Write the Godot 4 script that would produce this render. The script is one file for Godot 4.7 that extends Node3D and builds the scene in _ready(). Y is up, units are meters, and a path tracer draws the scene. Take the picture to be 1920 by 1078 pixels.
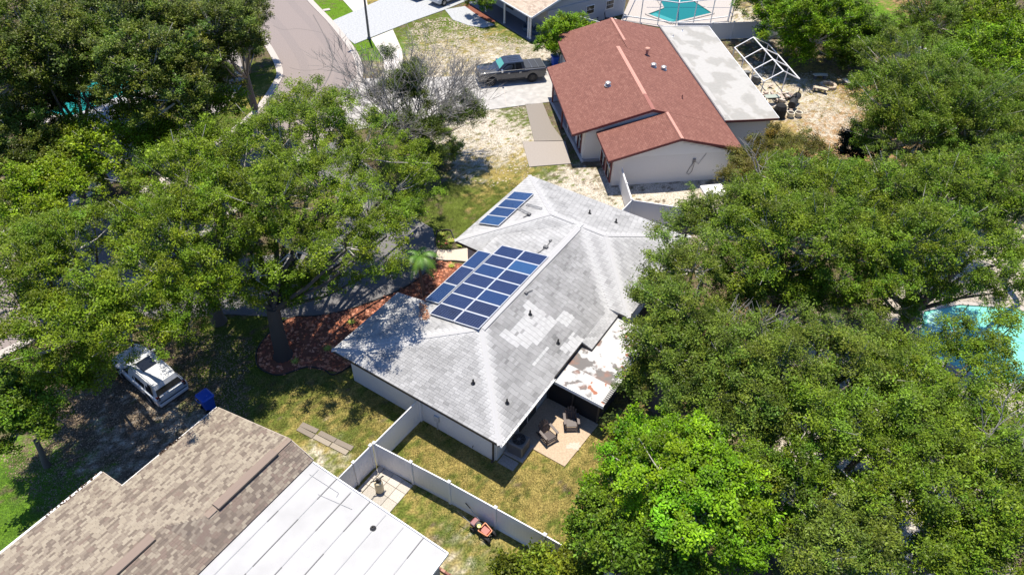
extends Node3D

const HOUSE := Vector3(-0.379, 0.0, -19.297)   # near eave corner of the white hip roof, on the ground
const TURN := -0.5614                          # the street's grid, shared by the two near houses
const RED := Vector3(6.757, 0.0, -43.771)
const RED_TURN := 0.1501
const EYE := Vector3(0.0, 30.448, 0.0)

var rng := RandomNumberGenerator.new()
var names := {}
var mats := {}
var tex := {}


# ---------------------------------------------------------------- shapes
class Geo:
	var v := PackedVector3Array()
	var n := PackedVector3Array()
	var c := PackedColorArray()
	var tinted := false
	var tint := Color.WHITE

	func tri(a: Vector3, b: Vector3, d: Vector3) -> void:   # counter-clockwise seen from outside
		var m := (b - a).cross(d - a)
		if m.length_squared() < 1e-14:
			return
		m = m.normalized()
		v.append(a); v.append(d); v.append(b)
		n.append(m); n.append(m); n.append(m)
		if tinted:
			c.append(tint); c.append(tint); c.append(tint)

	func quad(a: Vector3, b: Vector3, d: Vector3, e: Vector3) -> void:
		tri(a, b, d)
		tri(a, d, e)

	func box(at: Vector3, s: Vector3, b := Basis.IDENTITY) -> void:
		var x := b.x * s.x * 0.5
		var y := b.y * s.y * 0.5
		var z := b.z * s.z * 0.5
		var p := [at - x - y - z, at + x - y - z, at + x + y - z, at - x + y - z, at - x - y + z, at + x - y + z, at + x + y + z, at - x + y + z]
		quad(p[4], p[5], p[6], p[7])
		quad(p[1], p[0], p[3], p[2])
		quad(p[5], p[1], p[2], p[6])
		quad(p[0], p[4], p[7], p[3])
		quad(p[7], p[6], p[2], p[3])
		quad(p[0], p[1], p[5], p[4])

	func bevel_box(at: Vector3, s: Vector3, r: float, b := Basis.IDENTITY) -> void:   # top edges and corners chamfered
		var ring := func(hx: float, hz: float, cut: float, y: float) -> Array:
			var out := []
			for q in [[hx - cut, -hz], [hx, -hz + cut], [hx, hz - cut], [hx - cut, hz], [-hx + cut, hz], [-hx, hz - cut], [-hx, -hz + cut], [-hx + cut, -hz]]:
				out.append(at + b * Vector3(q[0], y, q[1]))
			return out
		var h := s * 0.5
		loft([ring.call(h.x, h.z, r, -h.y), ring.call(h.x, h.z, r, h.y - r), ring.call(h.x - r, h.z - r, r * 0.6, h.y)])

	func bar(a: Vector3, b: Vector3, w: float, h := -1.0) -> void:
		var d := b - a
		var l := d.length()
		if l < 1e-5:
			return
		var x := d / l
		var up := Vector3.UP if absf(x.y) < 0.95 else Vector3.RIGHT
		var z := x.cross(up).normalized()
		box((a + b) * 0.5, Vector3(l, h if h > 0.0 else w, w), Basis(x, z.cross(x), z))

	func loft(rings: Array) -> void:   # rings run so that they turn counter-clockwise seen against the way they are stacked
		for i in rings.size() - 1:
			var a: Array = rings[i]
			var b: Array = rings[i + 1]
			for k in a.size():
				var j := (k + 1) % a.size()
				quad(a[j], a[k], b[k], b[j])
		var f: Array = rings[0]
		var l: Array = rings[-1]
		for k in range(1, f.size() - 1):
			tri(f[0], f[k], f[k + 1])
			tri(l[0], l[k + 1], l[k])

	func tube(p: Array, r: Array, k := 6) -> void:
		var prev_x := Vector3.ZERO
		var rings := []
		var dirs := []
		for i in p.size():
			var d: Vector3 = (p[mini(i + 1, p.size() - 1)] - p[maxi(i - 1, 0)]).normalized()
			var x := prev_x
			if i == 0:
				x = d.cross(Vector3(0.31, 0.2, 0.93)).normalized()
				if x.length() < 0.1:
					x = d.cross(Vector3.RIGHT).normalized()
			x = (x - d * x.dot(d)).normalized()
			prev_x = x
			var y := d.cross(x)
			var ring := []
			for j in k:
				var t := TAU * j / k
				ring.append(x * cos(t) + y * sin(t))
			rings.append(ring)
			dirs.append(d)
		for i in p.size() - 1:
			for j in k:
				var m := (j + 1) % k
				var a: Vector3 = rings[i][j]
				var b: Vector3 = rings[i][m]
				var e: Vector3 = rings[i + 1][m]
				var f: Vector3 = rings[i + 1][j]
				for q in [[a, i], [e, i + 1], [b, i], [a, i], [f, i + 1], [e, i + 1]]:
					v.append(p[q[1]] + q[0] * r[q[1]])
					n.append(q[0])
					if tinted:
						c.append(tint)
		for j in range(1, k - 1):
			var z: int = p.size() - 1
			tri(p[0] + rings[0][0] * r[0], p[0] + rings[0][j + 1] * r[0], p[0] + rings[0][j] * r[0])
			tri(p[z] + rings[z][0] * r[z], p[z] + rings[z][j] * r[z], p[z] + rings[z][j + 1] * r[z])

	func lathe(profile: Array, k: int, at := Vector3.ZERO, b := Basis.IDENTITY) -> void:   # [radius, height] from the bottom up
		for i in profile.size() - 1:
			for j in k:
				var t0 := TAU * j / k
				var t1 := TAU * (j + 1) / k
				var q := func(t: float, w: int) -> Vector3: return at + b * Vector3(cos(t) * profile[w][0], profile[w][1], sin(t) * profile[w][0])
				quad(q.call(t1, i), q.call(t0, i), q.call(t0, i + 1), q.call(t1, i + 1))

	func flat(poly: Array, y0: float, y1: float) -> void:   # poly of Vector2 (x, z); sides and top
		var p := PackedVector2Array(poly)
		var area := 0.0
		for i in p.size():
			var q := p[(i + 1) % p.size()]
			area += p[i].y * q.x - p[i].x * q.y
		if area < 0.0:
			p.reverse()
		var id := Geometry2D.triangulate_polygon(p)
		for i in range(0, id.size(), 3):
			var a := p[id[i]]
			var b := p[id[i + 1]]
			var d := p[id[i + 2]]
			if (b.y - a.y) * (d.x - a.x) - (b.x - a.x) * (d.y - a.y) > 0.0:
				tri(Vector3(a.x, y1, a.y), Vector3(b.x, y1, b.y), Vector3(d.x, y1, d.y))
			else:
				tri(Vector3(a.x, y1, a.y), Vector3(d.x, y1, d.y), Vector3(b.x, y1, b.y))
		if y1 - y0 > 0.0:
			for i in p.size():
				var a := p[i]
				var b := p[(i + 1) % p.size()]
				quad(Vector3(a.x, y0, a.y), Vector3(b.x, y0, b.y), Vector3(b.x, y1, b.y), Vector3(a.x, y1, a.y))

	func plate(p: Array, down: float) -> void:   # a sloping polygon of Vector3 with a thickness, for roof slopes
		var two := PackedVector2Array()
		for q in p:
			two.append(Vector2(q.x, q.z))
		var pts := p.duplicate()
		var area := 0.0
		for i in two.size():
			var q := two[(i + 1) % two.size()]
			area += two[i].y * q.x - two[i].x * q.y
		if area < 0.0:
			two.reverse()
			pts.reverse()
		var id := Geometry2D.triangulate_polygon(two)
		var dn := Vector3(0, -down, 0)
		for i in range(0, id.size(), 3):
			var a: Vector3 = pts[id[i]]
			var b: Vector3 = pts[id[i + 1]]
			var d: Vector3 = pts[id[i + 2]]
			if (b - a).cross(d - a).y < 0.0:
				var s := b
				b = d
				d = s
			tri(a, b, d)
			tri(a + dn, d + dn, b + dn)
		for i in pts.size():
			var a: Vector3 = pts[i]
			var b: Vector3 = pts[(i + 1) % pts.size()]
			quad(a + dn, b + dn, b, a)

	func soften(limit := 0.62) -> void:   # rounds the shading over edges flatter than the limit
		var at := {}
		for i in v.size():
			var key := v[i].snapped(Vector3.ONE * 0.002)
			if not at.has(key):
				at[key] = []
			at[key].append(n[i])
		var out := PackedVector3Array()
		for i in v.size():
			var sum := Vector3.ZERO
			for m in at[v[i].snapped(Vector3.ONE * 0.002)]:
				if m.dot(n[i]) > limit:
					sum += m
			out.append(sum.normalized())
		n = out

	func mesh() -> ArrayMesh:
		var a := []
		a.resize(Mesh.ARRAY_MAX)
		a[Mesh.ARRAY_VERTEX] = v
		a[Mesh.ARRAY_NORMAL] = n
		if tinted:
			a[Mesh.ARRAY_COLOR] = c
		var m := ArrayMesh.new()
		m.add_surface_from_arrays(Mesh.PRIMITIVE_TRIANGLES, a)
		return m


# ---------------------------------------------------------------- objects
func numbered(parent: Node, called: String) -> String:
	var key := "%d/%s" % [parent.get_instance_id(), called]
	var k: int = names.get(key, 0)
	names[key] = k + 1
	return called if k == 0 else "%s_%03d" % [called, k]


func thing(called: String, label: String, category: String, at := Vector3.ZERO, turn := 0.0, group := "") -> Node3D:
	var o := Node3D.new()
	o.name = numbered(self, called)
	add_child(o)
	o.position = at
	o.rotation.y = turn
	o.set_meta("label", label)
	o.set_meta("category", category)
	if group != "":
		o.set_meta("group", group)
	return o


func part(called: String, g, m: Material, parent: Node = self, label := "") -> MeshInstance3D:
	var o := MeshInstance3D.new()
	o.name = numbered(parent, called)
	o.mesh = g.mesh() if g is Geo else g
	o.material_override = m
	parent.add_child(o)
	if label != "":
		o.set_meta("label", label)
	return o


func struct(called: String, g: Geo, m: Material, label: String) -> MeshInstance3D:
	var o := part(called, g, m, self, label)
	o.set_meta("kind", "structure")
	return o


func scatter(called: String, mesh: Mesh, m: Material, where: Array, tints: Array, parent: Node = self, label := "") -> MultiMeshInstance3D:
	var mm := MultiMesh.new()
	mm.transform_format = MultiMesh.TRANSFORM_3D
	mm.use_colors = true
	mm.mesh = mesh
	mm.instance_count = where.size()
	for i in where.size():
		mm.set_instance_transform(i, where[i])
		mm.set_instance_color(i, tints[i])
	var o := MultiMeshInstance3D.new()
	o.name = numbered(parent, called)
	o.multimesh = mm
	o.material_override = m
	parent.add_child(o)
	o.set_meta("kind", "stuff")
	if label != "":
		o.set_meta("label", label)
	return o


func copy_of(o: Node3D, at: Vector3, turn: float, label: String) -> Node3D:
	var r: Node3D = o.duplicate()
	r.name = numbered(self, String(o.name).rstrip("_0123456789"))
	add_child(r)
	r.position = at
	r.rotation.y = turn
	r.set_meta("label", label)
	return r


func hw(u: float, v: float, y := 0.0) -> Vector3:   # street grid (u away, v across) to world
	return HOUSE + Basis(Vector3.UP, TURN) * Vector3(v, y, -u)


func hw2(u: float, v: float) -> Vector2:
	var p := hw(u, v)
	return Vector2(p.x, p.z)


# ---------------------------------------------------------------- materials
func lin(r: float, g: float, b: float) -> Color:
	return Color(r, g, b).linear_to_srgb()


func noise_tex(key: String, freq: float, lo: float, hi: float, octaves := 4, kind := FastNoiseLite.TYPE_SIMPLEX_SMOOTH) -> NoiseTexture2D:
	if tex.has(key):
		return tex[key]
	var f := FastNoiseLite.new()
	f.seed = 7 + tex.size()
	f.noise_type = kind
	f.frequency = freq
	f.fractal_octaves = octaves
	var t := NoiseTexture2D.new()
	t.width = 512
	t.height = 512
	t.seamless = true
	t.noise = f
	var ramp := Gradient.new()
	ramp.set_color(0, Color(lo, lo, lo))
	ramp.set_color(1, Color(hi, hi, hi))
	t.color_ramp = ramp
	tex[key] = t
	return t


func mt(key: String, r: float, g: float, b: float, rough := 0.8, grain := "", scale := 0.5, metal := 0.0) -> StandardMaterial3D:
	if mats.has(key):
		return mats[key]
	var m := StandardMaterial3D.new()
	m.resource_name = key
	m.albedo_color = lin(r, g, b)
	m.roughness = rough
	m.metallic = metal
	if grain != "":
		m.albedo_texture = noise_tex(grain, {"concrete": 0.03, "dust": 0.012, "tarmac": 0.05, "grit": 0.06, "soil": 0.09, "stucco": 0.03, "coat": 0.01}.get(grain, 0.02), {"concrete": 0.84, "dust": 0.84, "tarmac": 0.82, "grit": 0.88, "soil": 0.5, "stucco": 0.92, "coat": 0.9}.get(grain, 0.8), 1.0, 5)
		m.uv1_triplanar = true
		m.uv1_world_triplanar = true
		m.uv1_scale = Vector3.ONE * scale
	mats[key] = m
	return m


func tinted(key: String, rough := 0.8, grain := "", scale := 0.5) -> StandardMaterial3D:
	var m := mt(key, 1, 1, 1, rough, grain, scale)
	m.vertex_color_use_as_albedo = true
	return m


func V(x: float, y: float, z: float) -> Vector3:
	return Vector3(x, y, z)


# ---------------------------------------------------------------- scene
func _ready() -> void:
	rng.seed = 20240607
	sky_and_camera()
	ground()
	roads()
	white_house()
	solar_panels()
	brown_house()
	red_house()
	far_house()
	hidden_house()
	pools()
	fences()
	vehicles()
	yard_things()
	back_garden()
	trees()
	lawns()


func sky_and_camera() -> void:
	var cam := Camera3D.new()
	cam.name = "camera"
	var pitch := 0.7463
	var roll := 0.0251
	var fwd := V(0, -sin(pitch), -cos(pitch))
	var up := V(0, cos(pitch), -sin(pitch))
	var right := Vector3.RIGHT * cos(roll) + up * sin(roll)
	cam.transform = Transform3D(Basis(right, up * cos(roll) - Vector3.RIGHT * sin(roll), -fwd), EYE)
	cam.fov = 44.14
	cam.near = 0.5
	cam.far = 900.0
	add_child(cam)
	cam.current = true
	var env := Environment.new()
	var sky := Sky.new()
	var ps := ProceduralSkyMaterial.new()
	ps.sky_top_color = Color(0.34, 0.47, 0.70)
	ps.sky_horizon_color = Color(0.62, 0.74, 0.88)
	ps.ground_bottom_color = Color(0.25, 0.26, 0.22)
	ps.ground_horizon_color = Color(0.5, 0.55, 0.55)
	ps.sky_curve = 0.12
	ps.energy_multiplier = 1.0
	sky.sky_material = ps
	env.background_mode = Environment.BG_SKY
	env.sky = sky
	env.tonemap_mode = Environment.TONE_MAPPER_LINEAR
	env.tonemap_exposure = 1.5
	env.sdfgi_enabled = true
	env.ssao_enabled = true
	env.ssil_enabled = true
	var we := WorldEnvironment.new()
	we.name = "environment"
	we.environment = env
	add_child(we)
	var sun := DirectionalLight3D.new()
	sun.name = "sun"
	sun.light_color = Color(1.0, 0.965, 0.9)
	sun.light_energy = 1.6
	sun.light_angular_distance = 0.5
	sun.shadow_enabled = true
	add_child(sun)
	sun.look_at_from_position(Vector3.ZERO, V(0.18, -2.5, 0.58), Vector3.FORWARD)


# ---------------------------------------------------------------- ground
var blobs := []

func gb(x: float, z: float, r: float, kind: int, strength := 1.0) -> void:
	blobs.append([x, z, r, kind, strength])


func ground() -> void:
	# kinds: 0 grass, 1 dry lawn, 2 sand, 3 shaded soil and litter, 4 orange dirt, 5 lush grass
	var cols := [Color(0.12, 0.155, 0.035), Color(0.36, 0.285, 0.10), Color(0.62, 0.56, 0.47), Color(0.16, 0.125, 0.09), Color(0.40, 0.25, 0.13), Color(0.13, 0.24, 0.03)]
	for q in [[0.0, -17.0, 5.0], [3.5, -17.0, 4.0], [-3.5, -20.0, 3.0], [4.5, -20.0, 3.0]]:
		gb(q[0], q[1], q[2], 1, 2.2)
		gb(q[0], q[1], q[2], 0, 0.8)
	gb(-9.0, -23.0, 3.5, 1, 1.6)
	gb(-8.5, -22.0, 4.0, 0, 1.4)
	gb(-9.0, -20.2, 1.6, 2, 1.2)
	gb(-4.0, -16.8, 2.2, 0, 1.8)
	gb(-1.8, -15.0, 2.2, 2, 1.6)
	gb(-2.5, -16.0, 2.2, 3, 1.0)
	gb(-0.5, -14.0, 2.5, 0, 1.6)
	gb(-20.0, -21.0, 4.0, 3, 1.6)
	gb(-18.0, -20.5, 3.5, 2, 1.2)
	gb(-23.0, -17.0, 3.5, 5, 2.5)
	gb(-21.0, -14.5, 3.0, 5, 2.5)
	gb(-14.5, -24.0, 3.5, 0, 1.0)
	gb(-15.5, -28.0, 2.5, 0, 1.2)
	gb(-4.5, -41.5, 3.0, 0, 2.4)
	gb(-3.0, -39.5, 3.0, 0, 2.0)
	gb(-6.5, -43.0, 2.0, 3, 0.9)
	gb(-3.5, -45.0, 1.8, 2, 0.8)
	gb(-1.0, -43.5, 3.0, 1, 1.6)
	gb(1.0, -44.5, 3.0, 0, 1.0)
	gb(-2.5, -51.5, 3.4, 2, 3.0)
	gb(-1.0, -48.0, 3.0, 1, 1.3)
	gb(-1.5, -49.5, 2.2, 2, 1.6)
	gb(0.0, -54.0, 2.0, 0, 1.0)
	gb(4.0, -43.5, 2.4, 2, 1.8)
	gb(8.0, -42.5, 3.5, 2, 1.3)
	gb(12.0, -42.5, 3.5, 2, 1.8)
	gb(2.0, -41.5, 2.0, 1, 1.0)
	gb(-7.0, -66.0, 5.0, 1, 1.3)
	gb(-9.0, -70.0, 4.5, 0, 1.5)
	gb(-3.0, -73.0, 4.0, 0, 1.5)
	gb(0.0, -70.0, 2.5, 0, 1.3)
	gb(-6.0, -69.0, 5.0, 2, 0.9)
	gb(-12.0, -68.0, 3.0, 5, 1.0)
	gb(-6.0, -74.0, 3.0, 5, 1.2)
	gb(-3.0, -65.0, 4.5, 2, 1.35)
	gb(-9.0, -63.5, 4.0, 2, 0.9)
	gb(-3.0, -70.0, 4.0, 1, 1.2)
	gb(1.0, -66.5, 3.0, 2, 1.0)
	gb(-20.5, -76.0, 3.0, 5, 3.0)
	gb(-15.0, -67.0, 2.0, 5, 2.0)
	gb(-14.5, -78.5, 3.0, 1, 2.0)
	gb(-22.0, -57.0, 3.0, 1, 1.2)
	gb(-23.5, -58.0, 4.0, 0, 1.2)
	gb(-25.0, -50.0, 5.0, 0, 0.6)
	gb(28.0, -60.5, 5.0, 1, 1.3)
	gb(27.0, -58.0, 3.5, 2, 1.2)
	gb(25.5, -60.5, 2.4, 2, 1.5)
	gb(28.0, -56.0, 3.0, 4, 1.3)
	gb(27.0, -54.0, 3.5, 2, 1.4)
	gb(25.5, -52.0, 3.0, 4, 1.2)
	gb(23.5, -53.0, 2.5, 1, 1.2)
	gb(31.0, -62.0, 3.0, 4, 0.9)
	gb(22.0, -62.0, 4.0, 2, 0.9)
	gb(29.0, -52.0, 4.0, 4, 1.0)
	gb(25.0, -76.0, 4.0, 2, 1.4)
	gb(28.0, -78.0, 4.0, 1, 1.2)
	gb(42.0, -78.0, 6.0, 5, 1.6)
	gb(46.0, -82.0, 3.5, 4, 2.4)
	gb(38.0, -74.0, 4.0, 5, 1.2)
	gb(16.0, -21.0, 3.0, 2, 1.6)
	gb(18.0, -17.5, 3.5, 2, 1.6)
	gb(13.0, -29.0, 4.0, 4, 1.0)
	gb(17.0, -28.0, 3.0, 2, 1.0)
	gb(29.0, -34.0, 3.0, 2, 1.6)
	gb(33.0, -36.0, 4.0, 2, 1.4)
	gb(8.0, -20.5, 2.5, 4, 0.8)
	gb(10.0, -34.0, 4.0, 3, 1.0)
	var fn := []
	for k in 6:
		var f := FastNoiseLite.new()
		f.seed = 40 + k
		f.frequency = 0.55 if k != 2 else 0.9
		f.fractal_octaves = 4
		f.fractal_gain = 0.62
		fn.append(f)
	var x0 := -60.0
	var z0 := -92.0
	var step := 0.2
	var nx := 620
	var nz := 430
	var vs := PackedVector3Array()
	var ns := PackedVector3Array()
	var cs := PackedColorArray()
	var idx := PackedInt32Array()
	vs.resize(nx * nz)
	ns.resize(nx * nz)
	cs.resize(nx * nz)
	ns.fill(Vector3.UP)
	for j in nz:
		var z := z0 + j * step
		var near := []
		for b in blobs:
			if absf(b[1] - z) < b[2] * 2.2:
				near.append(b)
		for i in nx:
			var x := x0 + i * step
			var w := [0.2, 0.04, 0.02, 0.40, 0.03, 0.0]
			for b in near:
				var dx: float = b[0] - x
				var dz: float = b[1] - z
				var d: float = (dx * dx + dz * dz) / (b[2] * b[2])
				if d < 4.5:
					w[b[3]] += b[4] * exp(-d)
			var sum := 0.0
			var col := Color(0, 0, 0)
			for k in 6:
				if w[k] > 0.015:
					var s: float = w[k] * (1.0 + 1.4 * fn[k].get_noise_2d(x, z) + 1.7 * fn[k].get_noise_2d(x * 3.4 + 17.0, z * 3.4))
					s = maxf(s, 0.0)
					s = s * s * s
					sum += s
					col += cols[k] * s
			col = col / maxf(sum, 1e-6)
			var g: float = 1.0 + 0.35 * fn[3].get_noise_2d(x * 3.1 + 50.0, z * 3.1)
			var h := col * g
			h.a = 1.0
			var id := j * nx + i
			cs[id] = h.linear_to_srgb()
			vs[id] = Vector3(x, 0.02 * fn[0].get_noise_2d(x * 1.4, z * 1.4), z)
	for j in nz - 1:
		for i in nx - 1:
			var a := j * nx + i
			idx.append_array(PackedInt32Array([a, a + 1, a + nx, a + 1, a + nx + 1, a + nx]))
	var arr := []
	arr.resize(Mesh.ARRAY_MAX)
	arr[Mesh.ARRAY_VERTEX] = vs
	arr[Mesh.ARRAY_NORMAL] = ns
	arr[Mesh.ARRAY_COLOR] = cs
	arr[Mesh.ARRAY_INDEX] = idx
	var am := ArrayMesh.new()
	am.add_surface_from_arrays(Mesh.PRIMITIVE_TRIANGLES, arr)
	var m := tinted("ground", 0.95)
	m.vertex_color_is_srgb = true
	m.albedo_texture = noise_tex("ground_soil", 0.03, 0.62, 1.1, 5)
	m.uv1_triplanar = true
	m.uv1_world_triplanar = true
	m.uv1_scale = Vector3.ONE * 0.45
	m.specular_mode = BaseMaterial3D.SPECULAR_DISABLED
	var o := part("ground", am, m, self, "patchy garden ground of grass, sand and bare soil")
	o.set_meta("kind", "structure")
	var far := Geo.new()
	far.quad(V(-420, -0.4, 200), V(420, -0.4, 200), V(420, -0.4, -600), V(-420, -0.4, -600))
	struct("far_ground", far, mt("far_ground", 0.10, 0.11, 0.05, 0.95, "soil", 0.1), "ground beyond the gardens")


func smooth_line(p: Array, n := 6) -> Array:
	var c := Curve3D.new()
	for i in p.size():
		var t: Vector3 = (p[mini(i + 1, p.size() - 1)] - p[maxi(i - 1, 0)]) / 6.0
		c.add_point(p[i], -t, t)
	var out := []
	for i in (p.size() - 1) * n + 1:
		out.append(c.sample(i / n, float(i % n) / n) if i < (p.size() - 1) * n else p[-1])
	return out


func ribbon(g: Geo, line: Array, a: float, b: float, y0: float, y1: float) -> void:   # a strip between offsets a and b to the right of a line
	for i in line.size() - 1:
		var q := []
		for k in [i, i + 1]:
			var d: Vector3 = line[mini(k + 1, line.size() - 1)] - line[maxi(k - 1, 0)]
			var r := V(-d.z, 0, d.x).normalized()
			q.append(line[k] + r * a)
			q.append(line[k] + r * b)
		for k in 4:
			q[k].y = y1
		g.quad(q[0], q[1], q[3], q[2])
		if y1 > y0 + 0.005:
			var dn := V(0, y0 - y1, 0)
			g.quad(q[1] + dn, q[3] + dn, q[3], q[1])
			g.quad(q[2] + dn, q[0] + dn, q[0], q[2])


func sheet(called: String, poly: Array, y: float, m: Material, label: String) -> MeshInstance3D:
	var g := Geo.new()
	g.flat(poly, -0.1, y)
	return struct(called, g, m, label)


func V2(x: float, z: float) -> Vector2:
	return Vector2(x, z)


func roads() -> void:
	var asphalt := mt("road_asphalt", 0.285, 0.24, 0.225, 0.9, "tarmac", 0.35)
	var kerb := mt("kerb_concrete", 0.50, 0.455, 0.42, 0.85, "concrete", 0.6)
	var white := mt("bright_concrete", 0.43, 0.445, 0.46, 0.8, "concrete", 0.25)
	var mid := smooth_line([V(-36, 0, -98), V(-28.2, 0, -80.5), V(-22.4, 0, -70.5), V(-18.9, 0, -63.5), V(-18.2, 0, -59.0), V(-19.0, 0, -52.0), V(-22.3, 0, -43.5), V(-27.0, 0, -34.5), V(-33.0, 0, -27.0), V(-42, 0, -19), V(-52, 0, -12)])
	var g := Geo.new()
	ribbon(g, mid, -3.35, 3.35, 0.03, 0.03)
	struct("road", g, asphalt, "curving pinkish asphalt street")
	g = Geo.new()
	ribbon(g, mid, 3.35, 3.95, 0.0, 0.10)
	struct("kerb", g, kerb, "pale concrete kerb and gutter on the far side of the street")
	g = Geo.new()
	ribbon(g, mid, -3.95, -3.35, 0.0, 0.10)
	struct("kerb", g, kerb, "pale concrete kerb and gutter on the gardens' side of the street")
	g = Geo.new()
	ribbon(g, mid, 6.6, 7.9, 0.0, 0.05)
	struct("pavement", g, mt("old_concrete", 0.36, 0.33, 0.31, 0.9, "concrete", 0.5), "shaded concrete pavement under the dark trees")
	# tarred crack along the road
	g = Geo.new()
	ribbon(g, smooth_line([V(-22.0, 0, -75.0), V(-20.0, 0, -70.5), V(-18.2, 0, -66.0), V(-17.4, 0, -62.0), V(-17.6, 0, -57.0)]), -0.05, 0.06, 0.036, 0.036)
	ribbon(g, smooth_line([V(-17.6, 0, -64.5), V(-16.6, 0, -63.6), V(-15.6, 0, -63.9)]), -0.03, 0.03, 0.036, 0.036)
	ribbon(g, smooth_line([V(-25.5, 0, -72.0), V(-24.2, 0, -71.0), V(-22.6, 0, -71.3), V(-20.0, 0, -70.5)]), -0.025, 0.025, 0.036, 0.036)
	ribbon(g, smooth_line([V(-21.4, 0, -62.5), V(-20.0, 0, -62.0), V(-18.3, 0, -62.3), V(-17.4, 0, -62.0)]), -0.025, 0.025, 0.036, 0.036)
	struct("road_crack", g, mt("tar", 0.13, 0.115, 0.11, 0.8), "dark tarred crack along the street")
	g = Geo.new()
	ribbon(g, mid, -2.1, -1.3, 0.033, 0.033)
	ribbon(g, mid, 0.9, 1.8, 0.033, 0.033)
	struct("tyre_track", g, mt("worn_asphalt", 0.262, 0.222, 0.21, 0.85, "tarmac", 0.3), "faint darker wheel tracks along the street")
	# far white driveway, its apron and pavement
	sheet("driveway", [V2(-20.0, -73.0), V2(-16.3, -68.0), V2(-11.6, -73.6), V2(-8.0, -77.4), V2(-3.0, -83.6), V2(-9.5, -88.6), V2(-13.2, -83.0)], 0.055, white, "bright white concrete driveway of the far house")
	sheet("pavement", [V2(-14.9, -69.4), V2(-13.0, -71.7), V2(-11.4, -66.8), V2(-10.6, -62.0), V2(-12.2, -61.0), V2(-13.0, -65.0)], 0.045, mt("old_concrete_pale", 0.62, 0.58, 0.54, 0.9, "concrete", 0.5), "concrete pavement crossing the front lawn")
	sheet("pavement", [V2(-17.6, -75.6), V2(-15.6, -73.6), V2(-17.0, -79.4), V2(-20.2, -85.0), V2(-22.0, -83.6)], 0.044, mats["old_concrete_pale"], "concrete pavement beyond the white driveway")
	sheet("front_path", [V2(-8.1, -77.3), V2(-7.0, -74.6), V2(-5.2, -73.2), V2(-3.6, -72.8), V2(-2.5, -73.6), V2(-3.6, -74.6), V2(-6.0, -78.4)], 0.05, white, "curved white concrete path to the porch of the far house")
	sheet("mulch_bed", [V2(-6.4, -77.9), V2(-4.1, -75.0), V2(-2.7, -74.2), V2(-1.9, -75.2), V2(-3.6, -79.8), V2(-5.2, -81.0)], 0.04, mt("red_mulch", 0.33, 0.105, 0.06, 0.95, "soil", 1.2), "red mulch bed beside the far porch")
	# red house driveway and slabs
	var dusty := mt("dusty_concrete", 0.45, 0.435, 0.415, 0.85, "dust", 0.18)
	sheet("driveway", [V2(-15.6, -57.6), V2(-15.0, -60.6), V2(-12.0, -60.9), V2(-5.2, -61.6), V2(3.0, -63.2), V2(4.4, -57.6), V2(-3.9, -55.0), V2(-9.0, -53.2), V2(-13.2, -51.6), V2(-14.3, -51.8)], 0.05, dusty, "sandy white concrete driveway under the pickup")
	var joint := mt("joint", 0.42, 0.38, 0.35, 0.9)
	g = Geo.new()
	g.quad(V(-1.42, 0.055, -62.2), V(-1.36, 0.055, -62.2), V(-0.86, 0.055, -56.1), V(-0.92, 0.055, -56.1))
	g.quad(V(-6.95, 0.055, -61.3), V(-6.9, 0.055, -61.3), V(-7.2, 0.055, -54.0), V(-7.25, 0.055, -54.0))
	struct("driveway_joint", g, joint, "narrow joints across the sandy driveway")
	var slab := mt("brown_slab", 0.27, 0.24, 0.21, 0.9, "concrete", 0.7)
	sheet("slab_path", [V2(0.77, -56.6), V2(2.3, -56.9), V2(3.0, -53.2), V2(3.9, -50.7), V2(1.5, -50.5)], 0.05, slab, "brownish concrete path along the red-roofed house")
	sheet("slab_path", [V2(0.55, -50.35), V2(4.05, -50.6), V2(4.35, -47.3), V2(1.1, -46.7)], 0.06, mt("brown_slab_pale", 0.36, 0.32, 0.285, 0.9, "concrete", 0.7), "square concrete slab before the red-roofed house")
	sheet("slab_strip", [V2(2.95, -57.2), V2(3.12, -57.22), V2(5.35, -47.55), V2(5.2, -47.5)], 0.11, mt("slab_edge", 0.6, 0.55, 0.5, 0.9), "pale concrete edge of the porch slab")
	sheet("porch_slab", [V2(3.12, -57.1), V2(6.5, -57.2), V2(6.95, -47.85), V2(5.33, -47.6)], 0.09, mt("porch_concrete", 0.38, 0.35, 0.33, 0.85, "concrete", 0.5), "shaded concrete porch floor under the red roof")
	# grey asphalt drive of the white house
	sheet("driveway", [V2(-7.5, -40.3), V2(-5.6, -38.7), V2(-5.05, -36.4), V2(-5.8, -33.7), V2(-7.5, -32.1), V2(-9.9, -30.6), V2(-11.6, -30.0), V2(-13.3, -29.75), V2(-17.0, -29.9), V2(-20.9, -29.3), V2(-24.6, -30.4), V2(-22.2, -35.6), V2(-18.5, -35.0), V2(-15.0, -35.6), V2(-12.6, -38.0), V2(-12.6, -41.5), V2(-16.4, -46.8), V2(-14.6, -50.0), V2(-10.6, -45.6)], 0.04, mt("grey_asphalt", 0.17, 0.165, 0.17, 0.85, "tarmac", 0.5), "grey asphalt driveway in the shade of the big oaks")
	sheet("front_path", [V2(-5.05, -36.35), V2(-2.2, -36.8), V2(-1.6, -35.0), V2(-5.05, -35.45)], 0.06, mt("path_concrete", 0.60, 0.52, 0.43, 0.85, "concrete", 0.5), "cream concrete path between the two mulch beds")
	var mulch := mt("dark_mulch", 0.36, 0.135, 0.078, 0.95, "soil", 1.5)
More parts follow.
